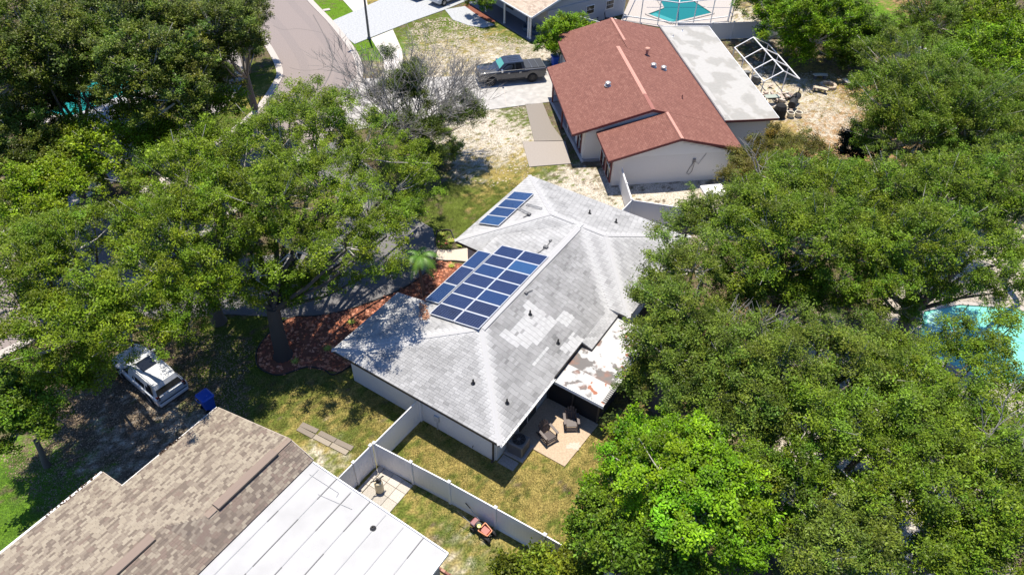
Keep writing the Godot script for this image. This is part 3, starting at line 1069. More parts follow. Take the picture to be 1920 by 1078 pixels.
func brown_house() -> void:
	var house := thing("house", "house with a mottled brown shingle roof and a flat white roof behind it", "house", HOUSE, TURN)
	var L := func(u: float, v: float, y: float) -> Vector3: return V(v, y, -u)
	var pal := [Color(0.307, 0.263, 0.206), Color(0.220, 0.180, 0.144), Color(0.345, 0.300, 0.235), Color(0.167, 0.133, 0.108), Color(0.201, 0.152, 0.125), Color(0.260, 0.217, 0.172), Color(0.145, 0.115, 0.096), Color(0.326, 0.279, 0.217)]
	var f := FastNoiseLite.new()
	f.seed = 31
	f.frequency = 0.6
	f.fractal_octaves = 3
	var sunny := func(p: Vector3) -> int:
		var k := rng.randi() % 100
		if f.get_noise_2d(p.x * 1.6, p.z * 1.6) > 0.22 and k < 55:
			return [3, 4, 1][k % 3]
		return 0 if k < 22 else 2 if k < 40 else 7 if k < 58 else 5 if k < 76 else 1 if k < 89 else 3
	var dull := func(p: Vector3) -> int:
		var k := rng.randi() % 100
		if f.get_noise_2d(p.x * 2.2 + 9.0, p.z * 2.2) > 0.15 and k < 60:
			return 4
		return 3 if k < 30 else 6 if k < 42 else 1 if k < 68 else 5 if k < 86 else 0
	var A0 := -12.55
	var ya := 2.6
	var yra := 3.57
	var slope := (yra - ya) / 4.85
	var yb := ya - slope * 1.65
	var yrb := ya + slope * 3.65
	var under := mt("brown_felt", 0.15, 0.11, 0.09, 0.9)
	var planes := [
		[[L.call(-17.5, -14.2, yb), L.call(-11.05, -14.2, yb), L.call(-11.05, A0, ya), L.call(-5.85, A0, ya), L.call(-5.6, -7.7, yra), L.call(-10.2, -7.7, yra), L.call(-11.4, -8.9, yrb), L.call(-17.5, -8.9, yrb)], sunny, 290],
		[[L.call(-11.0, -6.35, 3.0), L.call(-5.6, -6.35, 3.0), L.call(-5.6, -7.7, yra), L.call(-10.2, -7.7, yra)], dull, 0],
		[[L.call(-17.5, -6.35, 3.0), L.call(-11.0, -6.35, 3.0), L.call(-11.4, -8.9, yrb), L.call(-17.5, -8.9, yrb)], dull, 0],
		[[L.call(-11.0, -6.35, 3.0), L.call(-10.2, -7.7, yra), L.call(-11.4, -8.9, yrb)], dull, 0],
	]
	for q in planes:
		var g := Geo.new()
		g.plate(q[0], 0.14)
		var roof := part("roof", g, under, house)
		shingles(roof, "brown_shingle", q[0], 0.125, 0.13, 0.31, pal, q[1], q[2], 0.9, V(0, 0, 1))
	var g := Geo.new()
	var vm := mt("ridge_vent", 0.26, 0.20, 0.165, 0.9, "grit", 5.0)
	for s in [[-9.7, -6.45, -7.7, yra], [-16.2, -11.95, -8.9, yrb]]:
		g = Geo.new()
		var n := int((s[1] - s[0]) / 0.3)
		for k in n:
			var u: float = s[0] + (k + 0.5) * (s[1] - s[0]) / n
			for e in [-1.0, 1.0]:
				g.box(L.call(u, s[2] + e * 0.095, s[3] + 0.085), V(0.21, 0.03, (s[1] - s[0]) / n + 0.01), Basis(Vector3.BACK, -e * 0.12) * Basis(Vector3.RIGHT, 0.015))
		g.box(L.call((s[0] + s[1]) * 0.5, s[2], s[3] + 0.04), V(0.32, 0.07, s[1] - s[0] - 0.02))
		part("ridge_vent", g, vm, house)
		g = Geo.new()
		for e in [-1.0, 1.0]:
			g.box(L.call((s[0] + s[1]) * 0.5, s[2] + e * 0.20, s[3] + 0.015), V(0.05, 0.07, s[1] - s[0]))
		part("vent_slot", g, mats["dark_fascia"], house)
	var brown_cap := mt("brown_cap", 0.29, 0.225, 0.18, 0.9, "grit", 5.0)
	caps(house, L.call(-10.2, -7.7, yra), L.call(-9.75, -7.7, yra), brown_cap, "ridge_cap", 0.3)
	caps(house, L.call(-6.4, -7.7, yra), L.call(-5.6, -7.7, yra), brown_cap, "ridge_cap", 0.3)
	var wt := mt("white_metal", 0.74, 0.74, 0.75, 0.5)
	g = Geo.new()
	g.box(L.call(-14.3, -14.26, yb - 0.05), V(0.11, 0.11, 6.5))
	g.box(L.call(-8.45, A0 - 0.06, ya - 0.06), V(0.09, 0.1, 5.2))
	part("gutter", g, wt, house)
	g = Geo.new()
	g.bar(L.call(-5.84, A0, ya - 0.08), L.call(-5.585, -7.7, yra - 0.08), 0.03, 0.17)
	g.bar(L.call(-5.585, -7.7, yra - 0.08), L.call(-5.585, -6.35, 3.0), 0.03, 0.17)
	g.bar(L.call(-11.03, -14.2, yb - 0.07), L.call(-11.03, A0, ya - 0.08), 0.03, 0.16)
	part("fascia", g, mt("tan_fascia", 0.42, 0.36, 0.31, 0.7), house)
	# leaf litter lodged in the gutter line
	g = Geo.new()
	for k in 60:
		var u := rng.randf_range(-9.2, -7.8) if k < 36 else rng.randf_range(-13.8, -11.2)
		var vv := (A0 - 0.05) if k < 36 else -14.25
		g.box(L.call(u, vv + rng.randfn(0, 0.04), (ya if k < 36 else yb) + 0.02), V(0.09, 0.02, 0.06), Basis(Vector3.UP, rng.randf() * TAU))
	part("gutter_leaves", g, mt("dark_leaf", 0.09, 0.06, 0.045, 0.95), house)
	var wall := mt("tan_wall", 0.50, 0.45, 0.40, 0.9, "stucco", 0.8)
	for s in [[-6.3, -11.95, -6.3, -6.5], [-6.3, -11.95, -11.4, -11.95], [-11.4, -13.6, -11.4, -11.95], [-11.4, -13.6, -17.4, -13.6]]:
		g = Geo.new()
		var wh := 2.4 if s[1] > -13.0 or s[3] > -13.0 else 2.16
		g.bar(L.call(s[0], s[1], wh * 0.5), L.call(s[2], s[3], wh * 0.5), 0.2, wh)
		part("wall", g, wall, house)
	# flat white roof of seamed panels
	var roofm := mt("white_roof", 0.37, 0.375, 0.39, 0.55, "coat", 0.12)
	var fl := part("flat_roof", flat_roof_geo(L), roofm, house, "flat white roof of seamed metal panels")
	var seam := mt("seam_dark", 0.11, 0.11, 0.115, 0.7)
	var seam_pale := mt("seam_pale", 0.30, 0.305, 0.32, 0.6)
	for k in 7:
		var v := -5.85 + 0.97 * k
		g = Geo.new()
		var yv := 2.95 - 0.2 * (v + 6.3) / 7.5 + 0.014
		g.box(L.call(-11.6, v, yv - 0.004), V(0.05, 0.02, 11.6))
		part("seam", g, seam_pale, fl)
		g = Geo.new()
		var r := RandomNumberGenerator.new()
		r.seed = 90 + k
		var u := -17.0
		while u < -6.6:
			var l := r.randf_range(0.5, 2.6)
			if r.randf() < [0.35, 0.85, 0.6, 0.8, 0.65, 0.4, 0.3][k]:
				g.box(L.call(u + l * 0.5, v + 0.025, yv - 0.002), V(0.034, 0.019, l))
			u += l + r.randf_range(0.1, 1.2)
		if g.v.size() > 0:
			part("seam_gap", g, seam, fl)
	g = Geo.new()
	g.bar(L.call(-5.66, -6.3, 2.95), L.call(-5.66, 1.24, 2.75), 0.05, 0.12)
	g.bar(L.call(-5.66, 1.24, 2.74), L.call(-17.4, 1.24, 2.74), 0.06, 0.14)
	part("edge_gutter", g, wt, house)
	pipe_vent(house, L.call(-6.55, -2.0, 2.83), 0.10, 0.055, mt("black_pipe", 0.02, 0.02, 0.022, 0.6), "roof_vent")
	g = Geo.new()
	g.bar(L.call(-6.2, -6.0, 2.975), L.call(-6.15, -4.3, 2.925), 0.012, 0.012)
	g.bar(L.call(-6.15, -4.3, 2.925), L.call(-6.35, -4.25, 2.925), 0.012, 0.012)
	g.bar(L.call(-6.7, -5.0, 2.945), L.call(-6.4, -3.3, 2.90), 0.012, 0.012)
	part("roof_wire", g, seam_pale, house)
	# brick wall under the flat roof, each brick of the top courses
	var tones := [mt("brick_red", 0.34, 0.13, 0.09, 0.9, "grit", 5.0), mt("brick_brown", 0.25, 0.11, 0.085, 0.9, "grit", 5.0), mt("brick_pale", 0.45, 0.25, 0.19, 0.9, "grit", 5.0)]
	g = Geo.new()
	g.bar(L.call(-6.05, -6.2, 1.2), L.call(-6.05, 0.95, 1.2), 0.2, 2.4)
	g.bar(L.call(-6.15, 0.95, 1.2), L.call(-17.4, 0.95, 1.2), 0.2, 2.4)
	part("wall", g, mt("mortar", 0.42, 0.38, 0.34, 0.95), house)
	for row in 2:
		for k in 30:
			g = Geo.new()
			g.bevel_box(L.call(-5.42, -5.0 + k * 0.23 - 0.1 * (row % 2), 0.05 + 0.075 * row), V(0.215, 0.068, 0.10 + 0.02 * (k % 2)), 0.008)
			part("brick", g, tones[rng.randi() % 3], house)


func flat_roof_geo(L: Callable) -> Geo:
	var g := Geo.new()
	g.plate([L.call(-17.5, -6.34, 2.95), L.call(-5.63, -6.34, 2.95), L.call(-5.63, 1.22, 2.75), L.call(-17.5, 1.22, 2.75)], 0.1)
	return g


func red_house() -> void:
	var house := thing("house", "house with a red shingle gable roof and a grey flat roof along its side", "house", RED, RED_TURN)
	var L := func(u: float, v: float, y: float) -> Vector3: return V(v, y, -u)
	var pal := [Color(0.213, 0.086, 0.065), Color(0.201, 0.080, 0.060), Color(0.228, 0.095, 0.072), Color(0.188, 0.074, 0.056), Color(0.246, 0.108, 0.082)]
	var f := FastNoiseLite.new()
	f.seed = 77
	f.frequency = 0.4
	var pick := func(p: Vector3) -> int:
		var k := rng.randi() % 100 + 14.0 * f.get_noise_2d(p.x, p.z)
		return 3 if k < 12 else 1 if k < 38 else 0 if k < 68 else 2 if k < 90 else 4
	var under := mt("red_felt", 0.17, 0.06, 0.05, 0.9)
	var e := 2.6
	var r1 := 3.95
	var r2 := 4.22
	var planes := [
		[L.call(0.0, 0.0, e), L.call(4.1, 0.0, e), L.call(4.1, 5.3, r1), L.call(0.3, 5.3, r1)],
		[L.call(3.9, -1.9, e), L.call(15.2, -1.9, e), L.call(15.25, 4.25, r2), L.call(4.15, 4.25, r2)],
		[L.call(15.2, 0.0, e), L.call(21.7, 0.0, e), L.call(22.0, 5.3, r1), L.call(15.2, 5.3, r1)],
		[L.call(0.6, 10.37, e), L.call(4.1, 10.37, e), L.call(4.1, 5.3, r1), L.call(0.3, 5.3, r1)],
		[L.call(4.1, 10.37, e), L.call(15.25, 10.37, e), L.call(15.25, 4.25, r2), L.call(4.15, 4.25, r2)],
		[L.call(15.25, 10.37, e), L.call(22.4, 10.37, e), L.call(22.0, 5.3, r1), L.call(15.25, 5.3, r1)],
	]
	for p in planes:
		var g := Geo.new()
		g.plate(p, 0.15)
		var roof := part("roof", g, under, house)
		shingles(roof, "red_shingle", p, 0.145, 0.32, 0.32, pal, pick)
	var capm := mt("pink_cap", 0.56, 0.29, 0.235, 0.9, "grit", 1.3)
	caps(house, L.call(0.3, 5.3, r1), L.call(4.1, 5.3, r1), capm, "ridge_cap", 0.32)
	caps(house, L.call(6.6, 4.25, r2), L.call(15.25, 4.25, r2), capm, "ridge_cap", 0.32)
	caps(house, L.call(4.15, 4.25, r2), L.call(6.5, 4.25, r2), mt("red_cap", 0.34, 0.14, 0.115, 0.9, "grit", 1.3), "ridge_cap", 0.3)
	caps(house, L.call(17.1, 5.3, r1), L.call(22.0, 5.3, r1), capm, "ridge_cap", 0.32)
	var trim := mt("oxblood_trim", 0.17, 0.045, 0.04, 0.7)
	var g := Geo.new()
	for s in [[L.call(-0.015, 0, e - 0.09), L.call(0.285, 5.3, r1 - 0.09)], [L.call(0.285, 5.3, r1 - 0.09), L.call(0.585, 10.37, e - 0.09)], [L.call(3.885, -1.9, e - 0.09), L.call(4.135, 4.25, r2 - 0.09)], [L.call(4.135, 4.25, r2 - 0.09), L.call(4.085, 5.3, r1 - 0.05)], [L.call(0, -0.015, e - 0.09), L.call(3.9, -0.015, e - 0.09)], [L.call(3.9, -1.915, e - 0.09), L.call(15.2, -1.915, e - 0.09)], [L.call(15.2, -0.015, e - 0.09), L.call(21.7, -0.015, e - 0.09)], [L.call(0.6, 10.385, e - 0.09), L.call(4.4, 10.385, e - 0.09)], [L.call(4.41, 10.4, 2.68), L.call(4.41, 14.75, 2.66)]]:
		g.bar(s[0], s[1], 0.028, 0.19)
	part("fascia", g, trim, house)
	# flat roof along the far side
	g = Geo.new()
	g.plate([L.call(4.44, 10.33, 2.80), L.call(4.44, 14.8, 2.70), L.call(22.2, 15.2, 2.70), L.call(22.4, 10.33, 2.80)], 0.16)
	var fm := StandardMaterial3D.new()
	fm.resource_name = "grey_coating"
	fm.roughness = 0.8
	fm.albedo_texture = puddle_texture()
	fm.uv1_triplanar = true
	fm.uv1_scale = V(1.0 / 6.0, 1, 1.0 / 19.0)
	fm.uv1_offset = V(0.2, 0, 0.2)
	var fl := part("flat_roof", g, fm, house, "flat pale grey roof with darker dried puddles")
	g = Geo.new()
	g.bar(L.call(4.5, 14.83, 2.70), L.call(22.2, 15.22, 2.70), 0.05, 0.07)
	g.bar(L.call(22.25, 15.2, 2.72), L.call(22.43, 10.4, 2.81), 0.05, 0.07)
	part("edge_trim", g, mats["white_metal"], fl)
	g = Geo.new()
	g.bar(L.call(4.7, 10.42, 2.83), L.call(22.3, 10.42, 2.83), 0.10, 0.03)
	part("flashing", g, mt("flashing_grey", 0.36, 0.35, 0.34, 0.7), fl)
	pipe_vent(fl, L.call(21.2, 12.2, 2.76), 0.22, 0.05, mats["white_metal"])
	pipe_vent(fl, L.call(20.0, 10.9, 2.78), 0.22, 0.05, mats["white_metal"])
	# roof fittings
	var dome := mt("vent_galvanised", 0.55, 0.53, 0.5, 0.35, "", 1, 0.5)
	for q in [[9.3, 2.0, 3.67], [12.4, 6.7, 3.58], [12.3, 7.6, 3.34]]:
		g = Geo.new()
		g.lathe([[0.3, 0.0], [0.29, 0.03], [0.12, 0.06], [0.12, 0.16], [0.22, 0.17], [0.25, 0.22], [0.22, 0.30], [0.12, 0.36], [0.0, 0.38]], 14, L.call(q[0], q[1], q[2]))
		part("dome_vent", g, dome, house)
	g = Geo.new()
	g.lathe([[0.2, -0.05], [0.12, 0.04], [0.12, 0.5], [0.22, 0.5], [0.25, 0.56], [0.2, 0.66], [0.0, 0.7]], 12, L.call(14.8, 6.8, 3.53))
	part("chimney_pipe", g, mt("pink_metal", 0.47, 0.24, 0.18, 0.6), house)
	pipe_vent(house, L.call(7.2, 7.6, 3.36), 0.3, 0.05, mats["red_cap"])
	# walls
	var wall := mt("cream_wall", 0.80, 0.76, 0.71, 0.9, "stucco", 0.8)
	for s in [[0.7, 0.6, 0.7, 9.4], [0.7, 0.6, 4.4, 0.6], [4.4, -0.75, 4.4, 0.6], [4.4, -0.75, 7.2, -0.75], [7.2, -0.75, 7.2, 0.6], [7.2, 0.6, 15.0, 0.6], [15.0, -1.4, 15.0, 0.6], [15.0, 0.6, 21.4, 0.6], [0.7, 9.4, 4.9, 9.4], [4.9, 9.4, 4.9, 14.3], [4.9, 14.3, 21.8, 14.6], [21.6, 0.6, 21.8, 14.6]]:
		g = Geo.new()
		g.bar(L.call(s[0], s[1], 1.24), L.call(s[2], s[3], 1.24), 0.2, 2.48)
		part("wall", g, wall, house)
	g = Geo.new()
	for s in [[0.6, 0.45, 9.6, 5.3, r1 - 0.2], [4.3, -0.9, 9.4, 4.25, r2 - 0.2]]:
		g.tri(L.call(s[0], s[1], 2.44), L.call(s[0], s[2], 2.44), L.call(s[0], s[3], s[4]))
	part("gable_wall", g, wall, house)
	# lap siding high on the gable
	for k in 7:
		g = Geo.new()
		var half := 4.1 - k * 0.62
		g.box(L.call(0.585, 5.15, 2.52 + 0.155 * k), V(half * 2.0, 0.15, 0.02), Basis(Vector3.RIGHT, -0.05))
		part("siding_board", g, mt("siding", 0.80, 0.77, 0.72, 0.8), house)
	# tall windows with oxblood surrounds facing the drive
	for s in [[4.29, 0.2, 0], [0.5, 1.35, 1], [0.5, 3.0, 1], [0.5, 6.0, 1], [-0.86, 5.6, 2]]:
		g = Geo.new()
		var c: Vector3
		var sz: Vector3
		if s[2] == 0:
			continue
		c = L.call(s[1], s[0] - 0.02, 1.3) if s[2] == 1 else L.call(s[1], s[0], 1.3)
		sz = V(0.1, 1.9, 1.1)
		for d in [-1.0, 1.0]:
			g.box(c + V(0, 0, d * (sz.z * 0.5 + 0.05)), V(0.12, 2.2, 0.1))
			g.box(c + V(0, d * 1.05, 0), V(0.12, 0.1, 1.12))
		var fr := part("window", g, trim, house)
		g = Geo.new()
		g.box(c + V(0.02, 0, 0), V(0.05, 2.0, 1.1))
		part("pane", g, mats["dark_glass"], fr)
		g = Geo.new()
		g.box(c, V(0.08, 0.05, 1.1))
		g.box(c, V(0.081, 2.0, 0.05))
		part("muntin", g, mt("white_frame", 0.7, 0.7, 0.7, 0.5), fr)
	g = Geo.new()
	g.box(L.call(11.0, 0.46, 1.05), V(0.08, 2.1, 0.95))
	var door := part("door", g, trim, house)
	g = Geo.new()
	g.box(L.call(11.35, 0.40, 1.0), V(0.05, 0.12, 0.05))
	part("handle", g, mats["vent_galvanised"], door)
	for u in [9.2, 13.6]:
		g = Geo.new()
		g.box(L.call(u, -1.6, 1.2), V(0.12, 2.4, 0.12))
		part("porch_post", g, trim, house)
	# satellite mast and stained loop of cable on the gable wall
	g = Geo.new()
	g.tube([L.call(0.57, 6.75, 1.9), L.call(0.53, 6.7, 1.7), L.call(0.56, 6.5, 1.2), L.call(0.56, 6.35, 0.75), L.call(0.56, 6.55, 0.62), L.call(0.55, 6.72, 0.9), L.call(0.55, 6.78, 1.6)], [0.03, 0.03, 0.022, 0.02, 0.02, 0.02, 0.02], 5)
	g.tube([L.call(0.57, 6.75, 1.9), L.call(0.56, 7.1, 1.5), L.call(0.56, 7.4, 2.1), L.call(0.56, 7.55, 2.4)], [0.02, 0.016, 0.016, 0.016], 5)
	g.box(L.call(0.54, 6.72, 1.85), V(0.2, 0.3, 0.1))
	part("cable", g, mt("cable_grey", 0.22, 0.2, 0.19, 0.7), house)
	# folding chair leaning in the porch shade
	var ch := thing("folding_chair", "folded red and white chair leaning in the shade under the red eave", "chair", RED + Basis(Vector3.UP, RED_TURN) * V(-1.0, 0.09, -8.6), 0.4)
	g = Geo.new()
	for s in [-0.24, 0.24]:
		g.bar(V(s, 0, 0.1), V(s, 1.0, -0.2), 0.03)
		g.bar(V(s * 0.9, 0, -0.25), V(s * 0.9, 0.8, 0.12), 0.03)
	part("frame", g, mats["white_metal"], ch)
	g = Geo.new()
	for k in 5:
		g.bar(V(-0.24, 0.5 + 0.1 * k, -0.06 - 0.03 * k), V(0.24, 0.5 + 0.1 * k, -0.06 - 0.03 * k), 0.06, 0.01)
	part("webbing", g, mt("red_cloth", 0.4, 0.06, 0.06, 0.9), ch)


func puddle_texture() -> ImageTexture:
	var f := FastNoiseLite.new()
	f.seed = 3
	f.frequency = 0.014
	f.fractal_octaves = 4
	var im := Image.create(160, 480, false, Image.FORMAT_RGB8)
	for y in 480:
		for x in 160:
			var a := f.get_noise_2d(x * 0.9, y * 0.75)
			var g := f.get_noise_2d(x * 8.0, y * 8.0) * 0.02
			var k := 0.8 * smoothstep(-0.12, 0.25, a + 0.07 * sin(y * 0.03))
			var c := Color(0.645, 0.64, 0.63).lerp(Color(0.555, 0.55, 0.535), k)
			c = c.lerp(Color(0.56, 0.545, 0.52), 0.35 * smoothstep(0.0, 0.09, a) * (1.0 - smoothstep(0.09, 0.2, a)))
			im.set_pixel(x, y, Color(c.r + g, c.g + g, c.b + g))
	return ImageTexture.create_from_image(im)


func far_house() -> void:
	var base := V(1.28, 0, -69.67)
	var turn := 0.6196
	var house := thing("house", "far house with a beige shingle roof, white porch posts and grey walls", "house", base, turn)
	var L := func(u: float, v: float, y: float) -> Vector3: return V(v, y, -u)
	var pal := [Color(0.52, 0.42, 0.33), Color(0.47, 0.375, 0.29), Color(0.57, 0.465, 0.37), Color(0.42, 0.33, 0.26)]
	var f := func(p: Vector3) -> int: return [0, 0, 1, 2, 2, 3][rng.randi() % 6]
	var wall := mt("blue_grey_wall", 0.43, 0.44, 0.47, 0.9, "stucco", 0.8)
	for p in [[L.call(0, 0, 2.5), L.call(12, 0, 2.5), L.call(12, 6.5, 4.6), L.call(0, 6.5, 4.6)], [L.call(12, 13, 2.5), L.call(0, 13, 2.5), L.call(0, 6.5, 4.6), L.call(12, 6.5, 4.6)]]:
		var g := Geo.new()
		g.plate(p, 0.14)
		var roof := part("roof", g, mt("beige_felt", 0.3, 0.25, 0.2, 0.9), house)
		shingles(roof, "beige_shingle", p, 0.16, 0.3, 0.4, pal, f)
	var g := Geo.new()
	g.bar(L.call(-0.02, 0, 2.42), L.call(-0.02, 6.5, 4.52), 0.05, 0.2)
	g.bar(L.call(-0.02, 6.5, 4.52), L.call(-0.02, 13, 2.42), 0.05, 0.2)
	g.bar(L.call(0, -0.05, 2.44), L.call(12, -0.05, 2.44), 0.1, 0.12)
	part("gutter", g, mats["white_metal"], house)
	for s in [[0.5, 2.3, 0.5, 12.7], [0.5, 2.3, 12, 2.3]]:
		g = Geo.new()
		g.bar(L.call(s[0], s[1], 1.25), L.call(s[2], s[3], 1.25), 0.2, 2.5)
		part("wall", g, wall, house)
	g = Geo.new()
	g.tri(L.call(0.48, 0.4, 2.45), L.call(0.48, 12.6, 2.45), L.call(0.48, 6.5, 4.4))
	part("gable_wall", g, wall, house)
	g = Geo.new()
	g.box(L.call(6.0, 1.1, 0.06), V(2.4, 0.12, 12))
	part("porch_floor", g, mt("blue_floor", 0.10, 0.115, 0.15, 0.6), house)
	for u in [0.35, 0.7, 5.0, 8.6]:
		g = Geo.new()
		g.box(L.call(u, 0.15, 1.27), V(0.13, 2.4, 0.13))
		g.box(L.call(u, 0.15, 0.2), V(0.18, 0.14, 0.18))
		part("porch_post", g, mats["white_metal"], house)
	for s in [[7.9, 1.5], [10.6, 1.5]]:
		g = Geo.new()
		g.box(L.call(0.38, s[0], s[1]), V(1.1, 0.95, 0.06))
		var fr := part("window", g, mats["white_frame"], house)
		g = Geo.new()
		g.box(L.call(0.34, s[0], s[1] + 0.21), V(0.95, 0.36, 0.03))
		g.box(L.call(0.34, s[0], s[1] - 0.21), V(0.95, 0.36, 0.03))
		part("pane", g, mats["dark_glass"], fr)
	for s in [[3.4, 2.0, 0.9], [7.0, 1.2, 1.3]]:
		g = Geo.new()
		g.box(L.call(s[0], 2.18, 1.2), V(0.05, s[1], s[2]))
		part("window" if s[1] < 1.5 else "door", g, mt("dark_door", 0.03, 0.03, 0.035, 0.4), house)
	# porch furniture
	for s in [[2.0, 1.0, "dark blue cushioned armchair on the far porch behind the middle post"], [0.9, 1.4, "dark blue armchair at the corner posts of the far porch"]]:
		var at: Vector3 = base + Basis(Vector3.UP, turn) * L.call(s[0], s[1], 0.12)
		var c := thing("armchair", s[2], "chair", at, turn + 0.5)
		g = Geo.new()
		g.bevel_box(V(0, 0.25, 0), V(0.75, 0.35, 0.75), 0.05)
		part("seat", g, mt("blue_cushion", 0.05, 0.085, 0.13, 0.8), c)
		g = Geo.new()
		g.bevel_box(V(0.32, 0.6, 0), V(0.16, 0.6, 0.75), 0.05)
		part("backrest", g, mats["blue_cushion"], c)
		for d in [-1.0, 1.0]:
			g = Geo.new()
			g.bevel_box(V(0, 0.45, d * 0.4), V(0.7, 0.4, 0.12), 0.04)
			part("armrest", g, mats["blue_cushion"], c)
	# low white rail beside the gable wall
	var rail := thing("garden_rail", "low white rail along the bushes below the grey gable wall", "fence")
	g = Geo.new()
	var a := V(5.6, 0, -72.6)
	var b := V(10.2, 0, -69.6)
	for k in 5:
		g.box(a.lerp(b, k / 4.0) + V(0, 0.85, 0), V(0.12, 1.7, 0.12))
	part("post", g, mats["white_metal"], rail)
	g = Geo.new()
	for y in [1.65, 0.9, 0.2]:
		g.bar(a + V(0, y, 0), b + V(0, y, 0), 0.05, 0.14)
	part("rail", g, mats["white_metal"], rail)
	# dark patio chairs beside the pool cage
	for s in [[8.2, -75.4, 0.3, "black patio chair nearest the white rail of the far house"], [9.4, -75.0, 1.4, "black patio chair beside the pool cage post"], [10.4, -73.6, 2.2, "white patio chair behind the red gable end"]]:
		var c := thing("patio_chair", s[3], "chair", V(s[0], 0, s[1]), s[2])
		var m: Material = mats["white_metal"] if s[3].begins_with("white") else mats["black_pipe"]
		g = Geo.new()
		g.bevel_box(V(0, 0.42, 0), V(0.5, 0.06, 0.5), 0.02)
		part("seat", g, m, c)
		g = Geo.new()
		g.box(V(0, 0.75, -0.25), V(0.5, 0.6, 0.05), Basis(Vector3.RIGHT, -0.2))
		part("backrest", g, m, c)
		for d in [[-1, -1], [-1, 1], [1, -1], [1, 1]]:
			g = Geo.new()
			g.bar(V(d[0] * 0.22, 0, d[1] * 0.22), V(d[0] * 0.2, 0.42, d[1] * 0.2), 0.035)
			part("leg", g, m, c)


func hidden_house() -> void:
	var house := thing("outbuilding", "grey flat-roofed building half hidden under the trees by the teal pool", "building", V(-31.4, 0, -47.6), -0.62)
	var g := Geo.new()
	g.plate([V(-2.6, 2.6, 1.2), V(2.0, 2.6, 1.2), V(2.0, 2.6, -3.2), V(-2.6, 2.6, -3.2)], 0.16)
	part("roof", g, mt("grey_roof", 0.44, 0.44, 0.46, 0.8, "concrete", 0.4), house)
	for s in [[-2.3, 0.9, 1.7, 0.9], [1.7, 0.9, 1.7, -2.9], [1.7, -2.9, -2.3, -2.9], [-2.3, -2.9, -2.3, 0.9]]:
		g = Geo.new()
		g.bar(V(s[0], 1.22, s[1]), V(s[2], 1.22, s[3]), 0.18, 2.44)
		part("wall", g, mats["blue_grey_wall"], house)
	g = Geo.new()
	g.box(V(-0.4, 1.05, 1.0), V(0.9, 2.1, 0.06))
	part("door", g, mats["white_frame"], house)


func water(key: String, r: float, g: float, b: float) -> StandardMaterial3D:
	var m := mt(key, r, g, b, 0.06)
	var t := NoiseTexture2D.new()
	var f := FastNoiseLite.new()
	f.frequency = 0.02
	f.seed = 4
	t.noise = f
	t.seamless = true
	t.as_normal_map = true
	t.bump_strength = 1.5
	m.normal_enabled = true
	m.normal_texture = t
	m.normal_scale = 0.25
	m.uv1_triplanar = true
	m.uv1_world_triplanar = true
	m.uv1_scale = Vector3.ONE * 0.4
	return m


func pool(poly: Array, m: Material, deckm: Material, label: String) -> void:
	var g := Geo.new()
	g.flat(poly, 0, 0)
	for i in g.v.size():
		g.v[i].y = 0.06
	struct("pool_water", g, m, label)
	g = Geo.new()
	for i in poly.size():
		var a: Vector2 = poly[i]
		var b: Vector2 = poly[(i + 1) % poly.size()]
		g.bar(V(a.x, 0.07, a.y), V(b.x, 0.07, b.y), 0.3, 0.14)
	struct("pool_coping", g, deckm, "pale coping round the " + label)


func g_step(poly: Array, m: Material, label: String) -> void:
	var g := Geo.new()
	g.flat(poly, 0, 0)
	for i in g.v.size():
		g.v[i].y = 0.065
	struct("pool_step", g, m, label)


